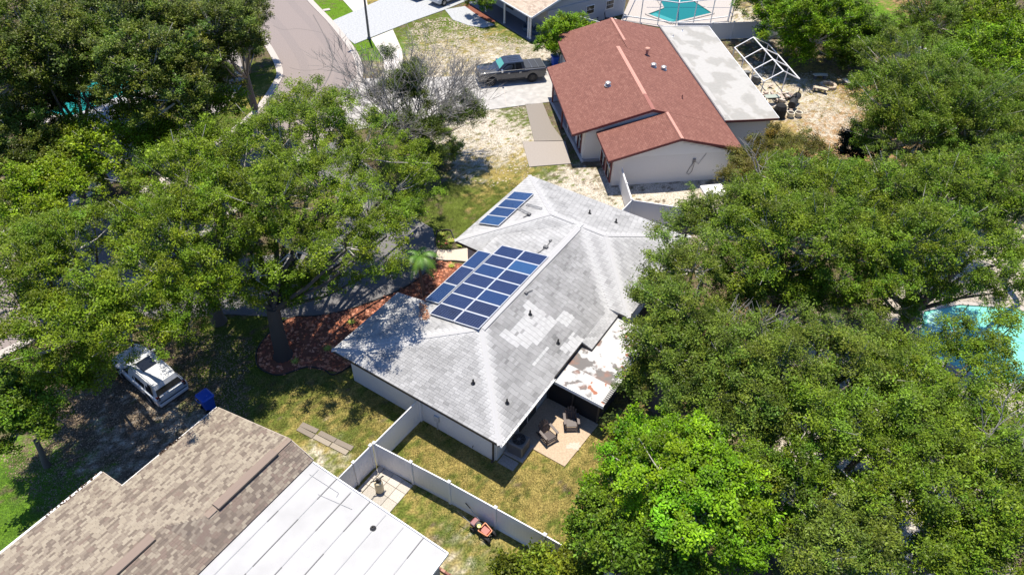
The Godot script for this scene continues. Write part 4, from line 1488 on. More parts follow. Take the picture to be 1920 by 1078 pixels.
func pools() -> void:
	var deck := mt("pool_deck", 0.46, 0.42, 0.39, 0.8, "concrete", 0.4)
	sheet("pool_deck", [V2(11.0, -75.6), V2(13.2, -84.0), V2(26.0, -86.5), V2(22.8, -76.1), V2(17.0, -73.3)], 0.05, deck, "pale pool deck inside the white screen cage")
	pool([V2(13.9, -77.3), V2(16.3, -74.9), V2(21.4, -78.0), V2(19.0, -83.6), V2(15.8, -81.6), V2(16.0, -79.2)], water("teal_water", 0.008, 0.16, 0.155), deck, "teal pool inside the white screen cage")
	sheet("pool_deck", [V2(-43.5, -51.0), V2(-32.0, -51.0), V2(-31.5, -62.0), V2(-43.5, -62.0)], 0.05, deck, "pink deck of the teal pool under the dark trees")
	pool([V2(-40.0, -52.3), V2(-33.3, -52.6), V2(-33.0, -60.0), V2(-39.0, -60.4)], water("jade_water", 0.012, 0.24, 0.21), deck, "jade pool hidden under the dark trees")
	sheet("pool_deck", [V2(22.5, -31.5), V2(25.2, -34.2), V2(33.5, -35.0), V2(37.5, -29.0), V2(34.0, -23.0), V2(26.0, -23.8), V2(22.5, -27.2)], 0.05, mt("sand_deck", 0.42, 0.37, 0.31, 0.85, "concrete", 0.4), "sand-coloured deck of the turquoise pool")
	pool([V2(25.4, -31.7), V2(28.0, -32.4), V2(31.6, -32.2), V2(34.0, -29.2), V2(32.8, -26.0), V2(29.5, -25.6), V2(26.7, -26.0), V2(24.6, -27.6), V2(24.2, -29.4)], water("turquoise_water", 0.19, 0.56, 0.46), deck, "turquoise pool seen through the oaks")
	g_step([V2(24.6, -28.6), V2(25.6, -31.3), V2(26.7, -31.9), V2(26.3, -30.0), V2(25.5, -28.2)], mt("pool_step", 0.36, 0.66, 0.58, 0.1), "pale entry steps of the turquoise pool")
	g_step([V2(14.4, -77.3), V2(16.3, -75.5), V2(16.9, -75.9), V2(15.0, -77.8)], mt("teal_step", 0.05, 0.29, 0.28, 0.1), "paler step along the near edge of the teal pool")
	# screen cage
	var cage := thing("pool_cage", "white aluminium screen cage standing round the teal pool", "pool cage")
	var m := mt("cage_white", 0.72, 0.73, 0.73, 0.5)
	var c := [V(11.2, 0, -75.7), V(16.6, 0, -74.1), V(22.6, 0, -76.2), V(25.6, 0, -86.0)]
	for i in 3:
		var n: int = [3, 3, 4][i]
		for k in n:
			var g := Geo.new()
			var p: Vector3 = c[i].lerp(c[i + 1], float(k) / n)
			g.box(p + V(0, 1.3, 0), V(0.09, 2.6, 0.09))
			part("post", g, m, cage)
		for y in [2.6, 0.5]:
			var g := Geo.new()
			g.bar(c[i] + V(0, y, 0), c[i + 1] + V(0, y, 0), 0.09, 0.09)
			part("beam", g, m, cage)
	for s in [[V(11.2, 2.6, -75.7), V(13.6, 3.4, -84.5)], [V(16.6, 2.6, -74.1), V(18.4, 3.4, -85.2)], [V(14.0, 3.0, -80.0), V(23.6, 2.8, -80.5)]]:
		var g := Geo.new()
		g.bar(s[0], s[1], 0.08, 0.1)
		part("beam", g, m, cage)


# ---------------------------------------------------------------- fences
func vinyl(label: String, pts: Array, h: float, spacing: float) -> void:
	var fence := thing("vinyl_fence", label, "fence")
	var m := mt("vinyl", 0.74, 0.74, 0.75, 0.45)
	var post := Geo.new()
	post.bevel_box(V(0, (h + 0.06) * 0.5, 0), V(0.13, h + 0.06, 0.13), 0.01)
	var pm := post.mesh()
	var cap := Geo.new()
	cap.lathe([[0.115, 0.0], [0.115, 0.03], [0.0, 0.10]], 4, Vector3.ZERO, Basis(Vector3.UP, PI / 4))
	var cm := cap.mesh()
	for i in pts.size() - 1:
		var a: Vector3 = pts[i]
		var b: Vector3 = pts[i + 1]
		var n := maxi(1, int(round((b - a).length() / spacing)))
		var d := (b - a).normalized()
		var ang := atan2(-d.z, d.x)
		for k in n + (1 if i == pts.size() - 2 else 0):
			var p := part("post", pm, m, fence)
			p.position = a.lerp(b, float(k) / n)
			p.rotation.y = ang
			var cp := part("post_cap", cm, m, p)
			cp.position = V(0, h + 0.06, 0)
		for k in n:
			var p0 := a.lerp(b, float(k) / n) + d * 0.07
			var p1 := a.lerp(b, float(k + 1) / n) - d * 0.07
			var len := (p1 - p0).length()
			var g := Geo.new()
			var w: float = len / round(len / 0.165)
			for j in int(round(len / 0.165)):
				g.box(V(-len * 0.5 + w * (j + 0.5), h * 0.5 + 0.02, 0), V(w - 0.008, h - 0.22, 0.024))
			g.box(V(0, h * 0.5, 0), V(len, h - 0.2, 0.016))
			var q := part("panel", g, m, fence)
			q.position = (p0 + p1) * 0.5
			q.rotation.y = ang
			for y in [h - 0.07, 0.11]:
				g = Geo.new()
				g.box(V(0, y, 0), V(len, 0.15, 0.05))
				part("rail", g, m, q)


func fences() -> void:
	vinyl("white vinyl fence running from the white house past the mower to the bright green tree", [hw(0.45, -5.25), hw(-2.85, -5.35), hw(-2.55, -1.1), hw(-2.32, 3.9), hw(-2.2, 8.2)], 1.80, 2.25)
	vinyl("short white vinyl fence between the tank pad and the brown house", [hw(-3.05, -5.40), hw(-5.35, -5.46)], 1.80, 1.3)
	vinyl("white vinyl fence beyond the far wing of the white house", [hw(19.4, -3.95), hw(22.22, -3.9), hw(23.6, 0.0), hw(25.4, 5.2)], 1.80, 4.4)
	vinyl("white back fence behind the canopy frame and the flat grey roof", [V(16.2, 0, -71.0), V(19.7, 0, -71.2), V(26.4, 0, -72.2), V(31.0, 0, -72.2), V(36.4, 0, -71.6), V(38.2, 0, -68.2), V(41.0, 0, -62.0)], 1.75, 2.4)
	# open gate
	var at := hw(22.30, -3.93)
	var gate := thing("fence_gate", "white vinyl gate standing open against the red-roofed house", "gate", at, 1.655)
	var m: Material = mats["vinyl"]
	var g := Geo.new()
	for j in 24:
		g.box(V(0.15 + 0.165 * j, 0.85, 0), V(0.15, 1.5, 0.022))
	part("board_panel", g, m, gate)
	for y in [0.14, 0.62, 1.1, 1.6]:
		g = Geo.new()
		g.box(V(2.05, y, 0.045), V(3.95, 0.13, 0.06))
		part("rail", g, m, gate)
	for x in [0.08, 2.05, 4.02]:
		g = Geo.new()
		g.box(V(x, 0.88, 0.05), V(0.1, 1.72, 0.08))
		part("stile", g, m, gate)
	g = Geo.new()
	g.box(V(2.3, 1.2, 0.10), V(0.10, 0.22, 0.05))
	part("latch", g, mats["vent_galvanised"], gate)
	var wp := thing("white_panel", "white board lying on the sand beside the reddish bush", "board", V(14.9, 0.0, -43.9), 0.2)
	g = Geo.new()
	g.bevel_box(V(0, 0.12, 0), V(1.7, 0.24, 1.5), 0.04)
	part("board", g, mats["vinyl"], wp)


# ---------------------------------------------------------------- vehicles
func wheel(parent: Node3D, at: Vector3, r: float, w: float, rimc: Material) -> void:
	var out := signf(at.z)
	var b := Basis(Vector3.RIGHT, PI / 2 * out)
	var g := Geo.new()
	g.lathe([[r * 0.62, -w * 0.5], [r * 0.93, -w * 0.5], [r, -w * 0.36], [r, w * 0.36], [r * 0.93, w * 0.5], [r * 0.64, w * 0.5], [r * 0.6, w * 0.3]], 22, at, b)
	var tyre := part("wheel", g, mt("tyre", 0.015, 0.015, 0.016, 0.85), parent)
	g = Geo.new()
	g.lathe([[r * 0.63, w * 0.34], [r * 0.6, w * 0.44], [r * 0.52, w * 0.40]], 22, at, b)
	for k in 6:
		var t := TAU * k / 6
		g.box(at + b * V(cos(t) * r * 0.32, w * 0.36, sin(t) * r * 0.32), V(r * 0.56, 0.03, r * 0.17), b * Basis(Vector3.UP, -t))
	g.lathe([[r * 0.16, w * 0.3], [r * 0.15, w * 0.45], [0.0, w * 0.47]], 10, at, b)
	part("rim", g, rimc, tyre)
	g = Geo.new()
	g.lathe([[r * 0.6, w * 0.2], [0.0, w * 0.2]], 16, at, b)
	part("brake_disc", g, mt("brake", 0.03, 0.03, 0.03, 0.6), tyre)


# side profile (x forward, y up) extruded between the half widths given per point
func hull(g: Geo, top: Array, bottom: Array) -> void:   # [x, y, half width], both from the tail to the nose; same count
	for i in top.size() - 1:
		for s in [-1.0, 1.0]:
			var a := V(top[i][0], top[i][1], s * top[i][2])
			var b := V(top[i + 1][0], top[i + 1][1], s * top[i + 1][2])
			var c := V(bottom[i + 1][0], bottom[i + 1][1], s * bottom[i + 1][2])
			var d := V(bottom[i][0], bottom[i][1], s * bottom[i][2])
			if s > 0:
				g.quad(d, c, b, a)
			else:
				g.quad(c, d, a, b)
		g.quad(V(top[i][0], top[i][1], top[i][2]), V(top[i + 1][0], top[i + 1][1], top[i + 1][2]), V(top[i + 1][0], top[i + 1][1], -top[i + 1][2]), V(top[i][0], top[i][1], -top[i][2]))
		g.quad(V(bottom[i][0], bottom[i][1], -bottom[i][2]), V(bottom[i + 1][0], bottom[i + 1][1], -bottom[i + 1][2]), V(bottom[i + 1][0], bottom[i + 1][1], bottom[i + 1][2]), V(bottom[i][0], bottom[i][1], bottom[i][2]))
	var e: int = top.size() - 1
	g.quad(V(bottom[e][0], bottom[e][1], bottom[e][2]), V(bottom[e][0], bottom[e][1], -bottom[e][2]), V(top[e][0], top[e][1], -top[e][2]), V(top[e][0], top[e][1], top[e][2]))
	g.quad(V(bottom[0][0], bottom[0][1], -bottom[0][2]), V(bottom[0][0], bottom[0][1], bottom[0][2]), V(top[0][0], top[0][1], top[0][2]), V(top[0][0], top[0][1], -top[0][2]))


func arch(xc: float, r: float, y0: float, n := 6) -> Array:   # points of a wheel arch from the tail side to the nose side
	var out := []
	for k in n + 1:
		var t := PI - PI * k / n
		out.append([xc + cos(t) * r, y0 + sin(t) * r])
	return out


func body_lower(g: Geo, top: Callable, half: Callable, x0: float, x1: float, rear: float, front: float, r: float, y0: float, wheel_y: float) -> void:
	var pts := [[x0, y0 + 0.12], [x0 + 0.12, y0]]
	pts += arch(rear, r, wheel_y)
	pts += [[(rear + front) * 0.5, y0]]
	pts += arch(front, r, wheel_y)
	pts += [[x1 - 0.15, y0], [x1, y0 + 0.15]]
	var tp := []
	var bt := []
	var sh := []
	var md := []
	for p in pts:
		var y := maxf(p[1], y0)
		var ty: float = top.call(p[0])
		var w: float = half.call(p[0])
		bt.append([p[0], y, w * 0.97])
		sh.append([p[0], maxf(lerpf(y, ty, 0.62), y + 0.02), w])
		md.append([p[0], maxf(ty - 0.06, lerpf(y, ty, 0.62) + 0.01), w * 0.985])
		tp.append([p[0], ty, w * 0.90])
	hull(g, sh, bt)
	hull(g, md, sh)
	hull(g, tp, md)


func strip(g: Geo, x0: float, x1: float, y: float, z: float, h := 0.02, t := 0.012) -> void:
	g.box(V((x0 + x1) * 0.5, y, z), V(x1 - x0, h, t))


func vehicles() -> void:
	# pickup
	var t := thing("pickup_truck", "dark grey crew-cab pickup parked nose out on the sandy white driveway", "pickup truck", V(-0.6, 0.05, -61.25), -2.887)
	t.scale = Vector3.ONE * 1.03
	var paint := mt("gunmetal", 0.032, 0.036, 0.046, 0.3, "", 1, 0.2)
	paint.clearcoat_enabled = true
	paint.clearcoat = 1.0
	paint.clearcoat_roughness = 0.05
	var glass := mt("car_glass", 0.012, 0.014, 0.018, 0.06)
	var g := Geo.new()
	body_lower(g, func(x: float) -> float: return 1.30 if x < 1.25 else 1.30 - 0.025 * (x - 1.25) - (0.0 if x < 2.6 else 0.16 * (x - 2.6)), func(x: float) -> float: return 1.0 - (0.10 * maxf(0.0, x - 2.5) ** 2 * 2.0) - 0.03 * maxf(0.0, -x - 2.6), -2.95, 3.0, -1.75, 1.97, 0.50, 0.46, 0.42)
	g.soften()
	var body := part("body", g, paint, t)
	g = Geo.new()
	hull(g, [[-0.95, 1.90, 0.70], [-0.6, 1.935, 0.74], [0.45, 1.93, 0.73], [0.75, 1.88, 0.70]], [[-1.05, 1.30, 0.94], [-0.6, 1.30, 0.95], [0.7, 1.30, 0.95], [1.5, 1.29, 0.90]])
	g.soften()
	part("cab", g, paint, t)
	for s in [-1.0, 1.0]:
		g = Geo.new()
		for w in [[-0.80, -0.22, -0.70, -0.20], [-0.12, 1.10, -0.10, 0.50]]:
			var a := V(w[0], 1.36, s * 0.938)
			var b := V(w[1], 1.36, s * (0.938 - 0.03 * maxf(0, w[1])))
			var c := V(w[3], 1.84, s * 0.772)
			var d := V(w[2], 1.84, s * 0.772)
			if s > 0:
				g.quad(a, b, c, d)
			else:
				g.quad(b, a, d, c)
		part("side_window", g, glass, t)
	g = Geo.new()
	g.quad(V(1.42, 1.34, 0.86), V(1.42, 1.34, -0.86), V(0.80, 1.87, -0.66), V(0.80, 1.87, 0.66))
	part("windscreen", g, mt("sunshade", 0.09, 0.32, 0.29, 0.15), t, "turquoise sunshade behind the windscreen")
	g = Geo.new()
	g.quad(V(-1.055, 1.38, -0.85), V(-1.055, 1.38, 0.85), V(-0.965, 1.86, 0.66), V(-0.965, 1.86, -0.66))
	part("rear_window", g, glass, t)
	g = Geo.new()
	for k in 3:
		g.bevel_box(V(-0.15, 1.94, -0.35 + 0.35 * k), V(0.95, 0.02, 0.16), 0.008)
	part("roof_rib", g, paint, t)
	g = Geo.new()
	for k in 3:
		g.bevel_box(V(-1.42 - 0.60 * k, 1.335, 0), V(0.575, 0.05, 1.74), 0.012)
	part("bed_cover", g, mt("bed_cover", 0.028, 0.032, 0.04, 0.55), t)
	g = Geo.new()
	for k in 2:
		g.box(V(-1.72 - 0.60 * k, 1.345, 0), V(0.022, 0.045, 1.74))
	g.box(V(-2.93, 1.32, 0), V(0.03, 0.05, 1.8))
	part("cover_seam", g, mt("aluminium", 0.45, 0.46, 0.48, 0.35, "", 1, 0.8), t)
	for s in [-1.0, 1.0]:
		for x in [-1.75, 1.97]:
			wheel(t, V(x, 0.42, s * 0.86), 0.42, 0.28, mt("black_rim", 0.03, 0.03, 0.032, 0.35))
		g = Geo.new()
		g.bevel_box(V(1.05, 1.42, s * 1.12), V(0.16, 0.24, 0.22), 0.03)
		part("mirror", g, mt("chrome", 0.62, 0.63, 0.65, 0.15, "", 1, 0.9), t)
		g = Geo.new()
		g.box(V(2.93, 1.02, s * 0.72), V(0.12, 0.16, 0.36))
		part("headlight", g, mt("lamp_glass", 0.75, 0.77, 0.78, 0.1), t)
		g = Geo.new()
		g.box(V(-2.96, 1.0, s * 0.86), V(0.05, 0.4, 0.16))
		part("tail_light", g, mt("tail_red", 0.30, 0.01, 0.012, 0.2), t)
		g = Geo.new()
		for x in [-0.62, 0.42]:
			g.box(V(x, 1.10, s * 1.005), V(0.2, 0.035, 0.03))
		part("door_handle", g, mats["chrome"], t)
		g = Geo.new()
		for x in [-1.08, -0.16, 1.12]:
			g.box(V(x, 0.92, s * 0.992), V(0.012, 0.66, 0.01))
		strip(g, -1.1, 1.4, 0.50, s * 0.99, 0.07, 0.05)
		part("door_seam", g, mats["brake"], t)
		g = Geo.new()
		strip(g, -1.0, 1.3, 1.325, s * 0.955, 0.03, 0.02)
		part("window_trim", g, mats["chrome"], t)
	g = Geo.new()
	g.bevel_box(V(2.98, 0.92, 0), V(0.08, 0.42, 1.1), 0.02)
	part("grille", g, mats["brake"], t)
	g = Geo.new()
	g.bevel_box(V(3.02, 0.58, 0), V(0.2, 0.24, 1.8), 0.04)
	part("front_bumper", g, paint, t)
	g = Geo.new()
	g.bevel_box(V(-3.0, 0.62, 0), V(0.2, 0.2, 1.85), 0.03)
	part("rear_bumper", g, mats["chrome"], t)
	# hood centre bulge
	g = Geo.new()
	g.bevel_box(V(2.05, 1.275, 0), V(1.2, 0.05, 0.85), 0.03)
	part("bonnet", g, paint, t)
	# cars
	car("white station wagon dappled with shade under the oaks beside the blue bin", V(-19.55, 0.0, -24.65), Vector2(-0.80, -0.60), mt("silver_white", 0.52, 0.54, 0.57, 0.28), true, "station_wagon", "car")
	car("white car parked on the bright concrete driveway of the far house", V(-8.0, 0.055, -79.9), Vector2(-0.64, 0.76), mats["silver_white"], true, "parked_car", "car")
	car("dark car cut by the top of the frame on the far driveway", V(-10.6, 0.055, -81.5), Vector2(-0.64, 0.76), mt("dark_paint", 0.05, 0.055, 0.06, 0.3), false, "parked_car", "car")


func car(label: String, at: Vector3, fwd: Vector2, paint: StandardMaterial3D, wagon: bool, called: String, cat: String) -> void:
	var t := thing(called, label, cat, at, atan2(-fwd.y, fwd.x))
	paint.clearcoat_enabled = true
	paint.clearcoat = 0.8
	paint.clearcoat_roughness = 0.05
	var glass: Material = mats["car_glass"]
	var g := Geo.new()
	body_lower(g, func(x: float) -> float: return 1.0 - (0.0 if x < 1.1 else 0.10 * (x - 1.1)), func(x: float) -> float: return 0.90 - 0.16 * maxf(0.0, x - 1.75) ** 2 - 0.10 * maxf(0.0, -x - 1.95) ** 2, -2.3, 2.3, -1.38, 1.42, 0.41, 0.36, 0.36)
	g.soften()
	part("body", g, paint, t)
	g = Geo.new()
	if wagon:
		hull(g, [[-1.98, 1.62, 0.62], [-1.5, 1.70, 0.68], [0.1, 1.70, 0.68], [0.45, 1.64, 0.64]], [[-2.24, 1.0, 0.80], [-1.5, 1.0, 0.84], [0.3, 1.0, 0.84], [1.25, 0.99, 0.78]])
	else:
		hull(g, [[-1.15, 1.38, 0.58], [-0.8, 1.43, 0.62], [0.1, 1.43, 0.62], [0.4, 1.38, 0.58]], [[-1.85, 1.0, 0.78], [-0.9, 1.0, 0.82], [0.3, 1.0, 0.82], [1.25, 0.99, 0.76]])
	g.soften()
	part("cabin", g, paint, t)
	var top := 1.58 if wagon else 1.35
	var zt := 0.705 if wagon else 0.63
	var wins := [[-2.0, -1.30, -1.85, -1.28], [-1.20, -0.30, -1.20, -0.28], [-0.20, 0.95, -0.18, 0.32]] if wagon else [[-1.4, -0.35, -1.0, -0.33], [-0.25, 0.95, -0.23, 0.32]]
	for s in [-1.0, 1.0]:
		for w in wins:
			g = Geo.new()
			var a := V(w[0], 1.05, s * 0.832)
			var b := V(w[1], 1.05, s * (0.832 - 0.02 * maxf(0, w[1])))
			var c := V(w[3], top, s * zt)
			var d := V(w[2], top, s * zt)
			if s > 0:
				g.quad(a, b, c, d)
			else:
				g.quad(b, a, d, c)
			part("side_window", g, glass, t)
		for x in [-1.38, 1.42]:
			wheel(t, V(x, 0.36, s * 0.83), 0.36, 0.22, mats["aluminium"])
		g = Geo.new()
		g.bevel_box(V(0.85, 1.08, s * 0.98), V(0.12, 0.14, 0.2), 0.02)
		part("mirror", g, paint, t)
		g = Geo.new()
		g.box(V(2.17, 0.74, s * 0.62), V(0.14, 0.16, 0.3))
		part("headlight", g, mats["lamp_glass"], t)
		g = Geo.new()
		g.box(V(-2.24, 0.92, s * 0.74), V(0.12, 0.34, 0.16))
		part("tail_light", g, mt("tail_dark", 0.10, 0.012, 0.015, 0.2), t)
		g = Geo.new()
		for x in [-0.25, 0.98, -1.22]:
			g.box(V(x, 0.74, s * 0.893), V(0.012, 0.5, 0.01))
		part("door_seam", g, mats["brake"], t)
		if wagon:
			g = Geo.new()
			g.tube([V(-1.75, 1.70, s * 0.6), V(-1.65, 1.77, s * 0.6), V(-0.1, 1.78, s * 0.6), V(0.05, 1.72, s * 0.6)], [0.02, 0.022, 0.022, 0.02], 6)
			part("roof_rail", g, mats["lamp_glass"], t)
	g = Geo.new()
	if wagon:
		g.quad(V(-2.225, 1.06, -0.72), V(-2.225, 1.06, 0.72), V(-1.99, 1.58, 0.58), V(-1.99, 1.58, -0.58))
	else:
		g.quad(V(-1.80, 1.05, -0.68), V(-1.80, 1.05, 0.68), V(-1.2, 1.36, 0.54), V(-1.2, 1.36, -0.54))
	part("rear_window", g, glass, t)
	g = Geo.new()
	g.quad(V(1.19, 1.03, 0.72), V(1.19, 1.03, -0.72), V(0.50, top + 0.02, -0.56), V(0.50, top + 0.02, 0.56))
	part("windscreen", g, glass, t)
	g = Geo.new()
	g.bevel_box(V(-2.30, 0.52, 0), V(0.14, 0.2, 1.66), 0.04)
	part("rear_bumper", g, paint, t)
	g = Geo.new()
	g.bevel_box(V(-2.27, 0.38, 0), V(0.14, 0.16, 1.6), 0.03)
	g.box(V(-2.34, 0.64, 0), V(0.04, 0.035, 1.55))
	part("bumper_valance", g, mats["brake"], t)
	g = Geo.new()
	g.box(V(-2.315, 0.80, 0), V(0.03, 0.13, 0.36))
	part("licence_plate", g, mt("plate", 0.5, 0.5, 0.45, 0.6), t)
	if wagon:
		g = Geo.new()
		g.bevel_box(V(-0.35, 1.703, 0), V(0.85, 0.012, 0.8), 0.005)
		part("sunroof", g, glass, t)


func wheelie_bin(label: String, at: Vector3, turn: float) -> void:
	var t := thing("wheelie_bin", label, "bin", at, turn, "blue bins")
	var m := mt("bin_blue", 0.015, 0.075, 0.46, 0.4)
	var g := Geo.new()
	var ring := func(hx: float, hz: float, y: float) -> Array:
		var o := []
		for q in [[hx * 0.8, -hz], [hx, -hz * 0.8], [hx, hz * 0.8], [hx * 0.8, hz], [-hx * 0.8, hz], [-hx, hz * 0.8], [-hx, -hz * 0.8], [-hx * 0.8, -hz]]:
			o.append(V(q[0], y, q[1]))
		return o
	g.loft([ring.call(0.24, 0.26, 0.06), ring.call(0.27, 0.30, 0.45), ring.call(0.31, 0.36, 0.96), ring.call(0.345, 0.395, 0.965), ring.call(0.345, 0.395, 1.02)])
	part("body", g, m, t)
	g = Geo.new()
	g.loft([ring.call(0.355, 0.41, 1.022), ring.call(0.355, 0.41, 1.05), ring.call(0.28, 0.33, 1.10), ring.call(0.1, 0.14, 1.12)])
	var lid := part("lid", g, m, t)
	g = Geo.new()
	g.box(V(0.1, 1.108, 0.13), V(0.14, 0.012, 0.12), Basis(Vector3.BACK, -0.05))
	part("label", g, mt("sticker", 0.5, 0.5, 0.55, 0.6), lid)
	g = Geo.new()
	g.tube([V(-0.38, 0.98, -0.28), V(-0.44, 0.98, -0.2), V(-0.44, 0.98, 0.2), V(-0.38, 0.98, 0.28)], [0.02, 0.02, 0.02, 0.02], 6)
	part("handle", g, m, t)
	for s in [-1.0, 1.0]:
		g = Geo.new()
		g.lathe([[0.0, -0.03], [0.12, -0.03], [0.12, 0.03], [0.0, 0.03]], 14, V(-0.24, 0.12, s * 0.27), Basis(Vector3.RIGHT, PI / 2))
		part("wheel", g, mats["tyre"], t)


func adirondack(label: String, at: Vector3, turn: float) -> void:
	var t := thing("garden_chair", label, "chair", at, turn, "slatted garden chairs on the patio")
	var m := mt("espresso_wood", 0.075, 0.055, 0.055, 0.5, "grit", 1.3)
	var g := Geo.new()
	for k in 6:   # seat slats, sloping to the back (front is +z)
		g.box(V(0, 0.36 - 0.028 * (5 - k), -0.20 + 0.095 * k), V(0.54, 0.022, 0.08), Basis(Vector3.RIGHT, 0.28))
	part("seat", g, m, t)
	g = Geo.new()
	for k in 5:
		var x := -0.22 + 0.11 * k
		var h := 0.78 - 0.045 * (k - 2) * (k - 2)
		g.box(V(x * 1.05, 0.20 + h * 0.5, -0.27 - h * 0.20), V(0.095, h, 0.022), Basis(Vector3.RIGHT, -0.40) * Basis(Vector3.BACK, -0.05 * (k - 2)))
	g.box(V(0, 0.62, -0.43), V(0.60, 0.07, 0.03), Basis(Vector3.RIGHT, -0.40))
	part("backrest", g, m, t)
	for s in [-1.0, 1.0]:
		g = Geo.new()
		g.bevel_box(V(s * 0.35, 0.58, -0.02), V(0.14, 0.026, 0.72), 0.008)
		part("armrest", g, mt("espresso_worn", 0.13, 0.105, 0.10, 0.5, "grit", 1.3), t)
		g = Geo.new()
		g.box(V(s * 0.31, 0.285, 0.28), V(0.035, 0.57, 0.11))
		part("leg", g, m, t)
		g = Geo.new()
		g.bar(V(s * 0.28, 0.30, 0.30), V(s * 0.28, 0.03, -0.62), 0.035, 0.12)
		part("rear_leg", g, m, t)
		g = Geo.new()
		g.bar(V(s * 0.33, 0.56, -0.3), V(s * 0.30, 0.2, -0.32), 0.035, 0.06)
		part("arm_support", g, m, t)
	g = Geo.new()
	for k in 3:
		g.box(V(0, 0.27 - 0.07 * k, 0.345 + 0.03 * k), V(0.60, 0.06, 0.022))
	part("front_slat", g, m, t)


func yard_things() -> void:
	# patio
	var pm := mt("patio_tan", 0.50, 0.385, 0.275, 0.85, "concrete", 0.45)
	var o := sheet("patio", [hw2(2.2, -0.55), hw2(2.2, 2.42), hw2(5.4, 2.62), hw2(5.4, -0.55)], 0.06, pm, "tan concrete patio by the porch")
	var g := Geo.new()
	var f := FastNoiseLite.new()
	f.seed = 8
	f.frequency = 0.9
	var spill := []
	for k in 28:
		var a := TAU * k / 28
		var r := 0.3 * (1.0 + 0.9 * f.get_noise_1d(k * 1.3))
		spill.append(V2(hw(3.5, 2.2).x + cos(a) * r * 1.2, hw(3.5, 2.2).z + sin(a) * r * 0.75))
	g.flat(spill, 0, 0)
	for i in g.v.size():
		g.v[i].y = 0.066
	struct("patio_stain", g, mt("pale_stain", 0.56, 0.48, 0.40, 0.8, "dust", 2.0), "pale worn stain on the patio")
	adirondack("dark slatted garden chair closest to the black porch screen", V(3.25, 0.06, -22.35), 0.05)
	adirondack("dark slatted garden chair at the shadow's edge near the air conditioner", V(2.05, 0.06, -21.5), 0.62)
	var ac := thing("air_conditioner", "grey air conditioner with a round top fan at the corner of the white house", "air conditioner", hw(1.75, -0.02, 0.08), TURN + 0.05)
	g = Geo.new()
	g.bevel_box(V(0, 0.43, 0), V(0.86, 0.86, 0.86), 0.05)
	part("cabinet", g, mt("ac_grey", 0.14, 0.14, 0.145, 0.55), ac)
	g = Geo.new()
	for s in [-1.0, 1.0]:
		for k in 9:
			g.box(V(s * 0.435, 0.12 + 0.075 * k, 0), V(0.014, 0.03, 0.74))
			g.box(V(0, 0.12 + 0.075 * k, s * 0.435), V(0.74, 0.03, 0.014))
	part("louvre", g, mt("ac_dark", 0.10, 0.10, 0.105, 0.5), ac)
	g = Geo.new()
	g.lathe([[0.34, 0.86], [0.34, 0.875], [0.0, 0.875]], 24)
	part("fan_opening", g, mt("ac_black", 0.012, 0.012, 0.013, 0.7), ac)
	g = Geo.new()
	for k in 5:
		var pts := []
		var rr := []
		for j in 25:
			pts.append(V(cos(TAU * j / 24) * (0.08 + 0.065 * k), 0.895, sin(TAU * j / 24) * (0.08 + 0.065 * k)))
			rr.append(0.005)
		g.tube(pts, rr, 4)
	for k in 8:
		g.bar(V(0, 0.897, 0), V(cos(TAU * k / 8) * 0.345, 0.885, sin(TAU * k / 8) * 0.345), 0.01)
	g.lathe([[0.09, 0.88], [0.09, 0.905], [0.0, 0.908]], 12)
	part("fan_guard", g, mats["ac_dark"], ac)
	g = Geo.new()
	g.bevel_box(V(0, -0.02, 0), V(1.15, 0.12, 1.15), 0.02)
	part("pad", g, mats["porch_concrete"], ac)
	sheet("slab_path", [hw2(0.55, -0.5), hw2(0.55, 0.42), hw2(1.1, 0.42), hw2(1.1, -0.5)], 0.05, mats["old_concrete"], "small concrete slab at the house corner")
	# paver pad with the tank
	var pad := thing("paver_pad", "pad of pale square concrete pavers in the fence corner", "paving", hw(-3.95, -4.35, 0.0), TURN)
	var tones := [mt("paver_a", 0.58, 0.53, 0.47, 0.9, "concrete", 0.7), mt("paver_b", 0.50, 0.46, 0.41, 0.9, "concrete", 0.7), mt("paver_c", 0.43, 0.40, 0.36, 0.9, "concrete", 0.7)]
	for i in 4:
		for j in 3:
			g = Geo.new()
			g.bevel_box(V(-0.28 + 0.59 * j, 0.025 + rng.randf_range(-0.006, 0.006), -0.85 + 0.59 * i), V(0.575, 0.06, 0.575), 0.012, Basis(Vector3.UP, rng.randf_range(-0.012, 0.012)))
			part("paver", g, tones[2 if i > 1 and j < 2 else rng.randi() % 2], pad)
	for i in 6:
		g = Geo.new()
		g.bevel_box(V(-0.74, 0.03, -0.95 + 0.41 * i), V(0.28, 0.07, 0.395), 0.012)
		part("paver", g, tones[i % 2], pad)
	for j in 4:
		g = Geo.new()
		g.bevel_box(V(-0.3 + 0.42 * j, 0.03, 1.42), V(0.40, 0.07, 0.26), 0.012)
		part("paver", g, tones[j % 2], pad)
	var tank := thing("filter_tank", "cream filter tank with a black valve head on the pale pavers", "tank", hw(-3.92, -4.30, 0.055), TURN + 0.4)
	g = Geo.new()
	g.lathe([[0.0, 0.0], [0.19, 0.0], [0.205, 0.06], [0.21, 0.3], [0.21, 0.62], [0.18, 0.74], [0.11, 0.80], [0.0, 0.81]], 20)
	part("body", g, mt("tank_cream", 0.62, 0.53, 0.36, 0.5), tank)
	g = Geo.new()
	g.lathe([[0.10, 0.80], [0.11, 0.86], [0.07, 0.94], [0.0, 0.95]], 12)
	g.bevel_box(V(0.02, 0.93, 0), V(0.24, 0.14, 0.16), 0.03)
	g.tube([V(-0.05, 0.93, 0.05), V(-0.22, 0.94, 0.14), V(-0.30, 0.88, 0.16)], [0.035, 0.035, 0.03], 7)
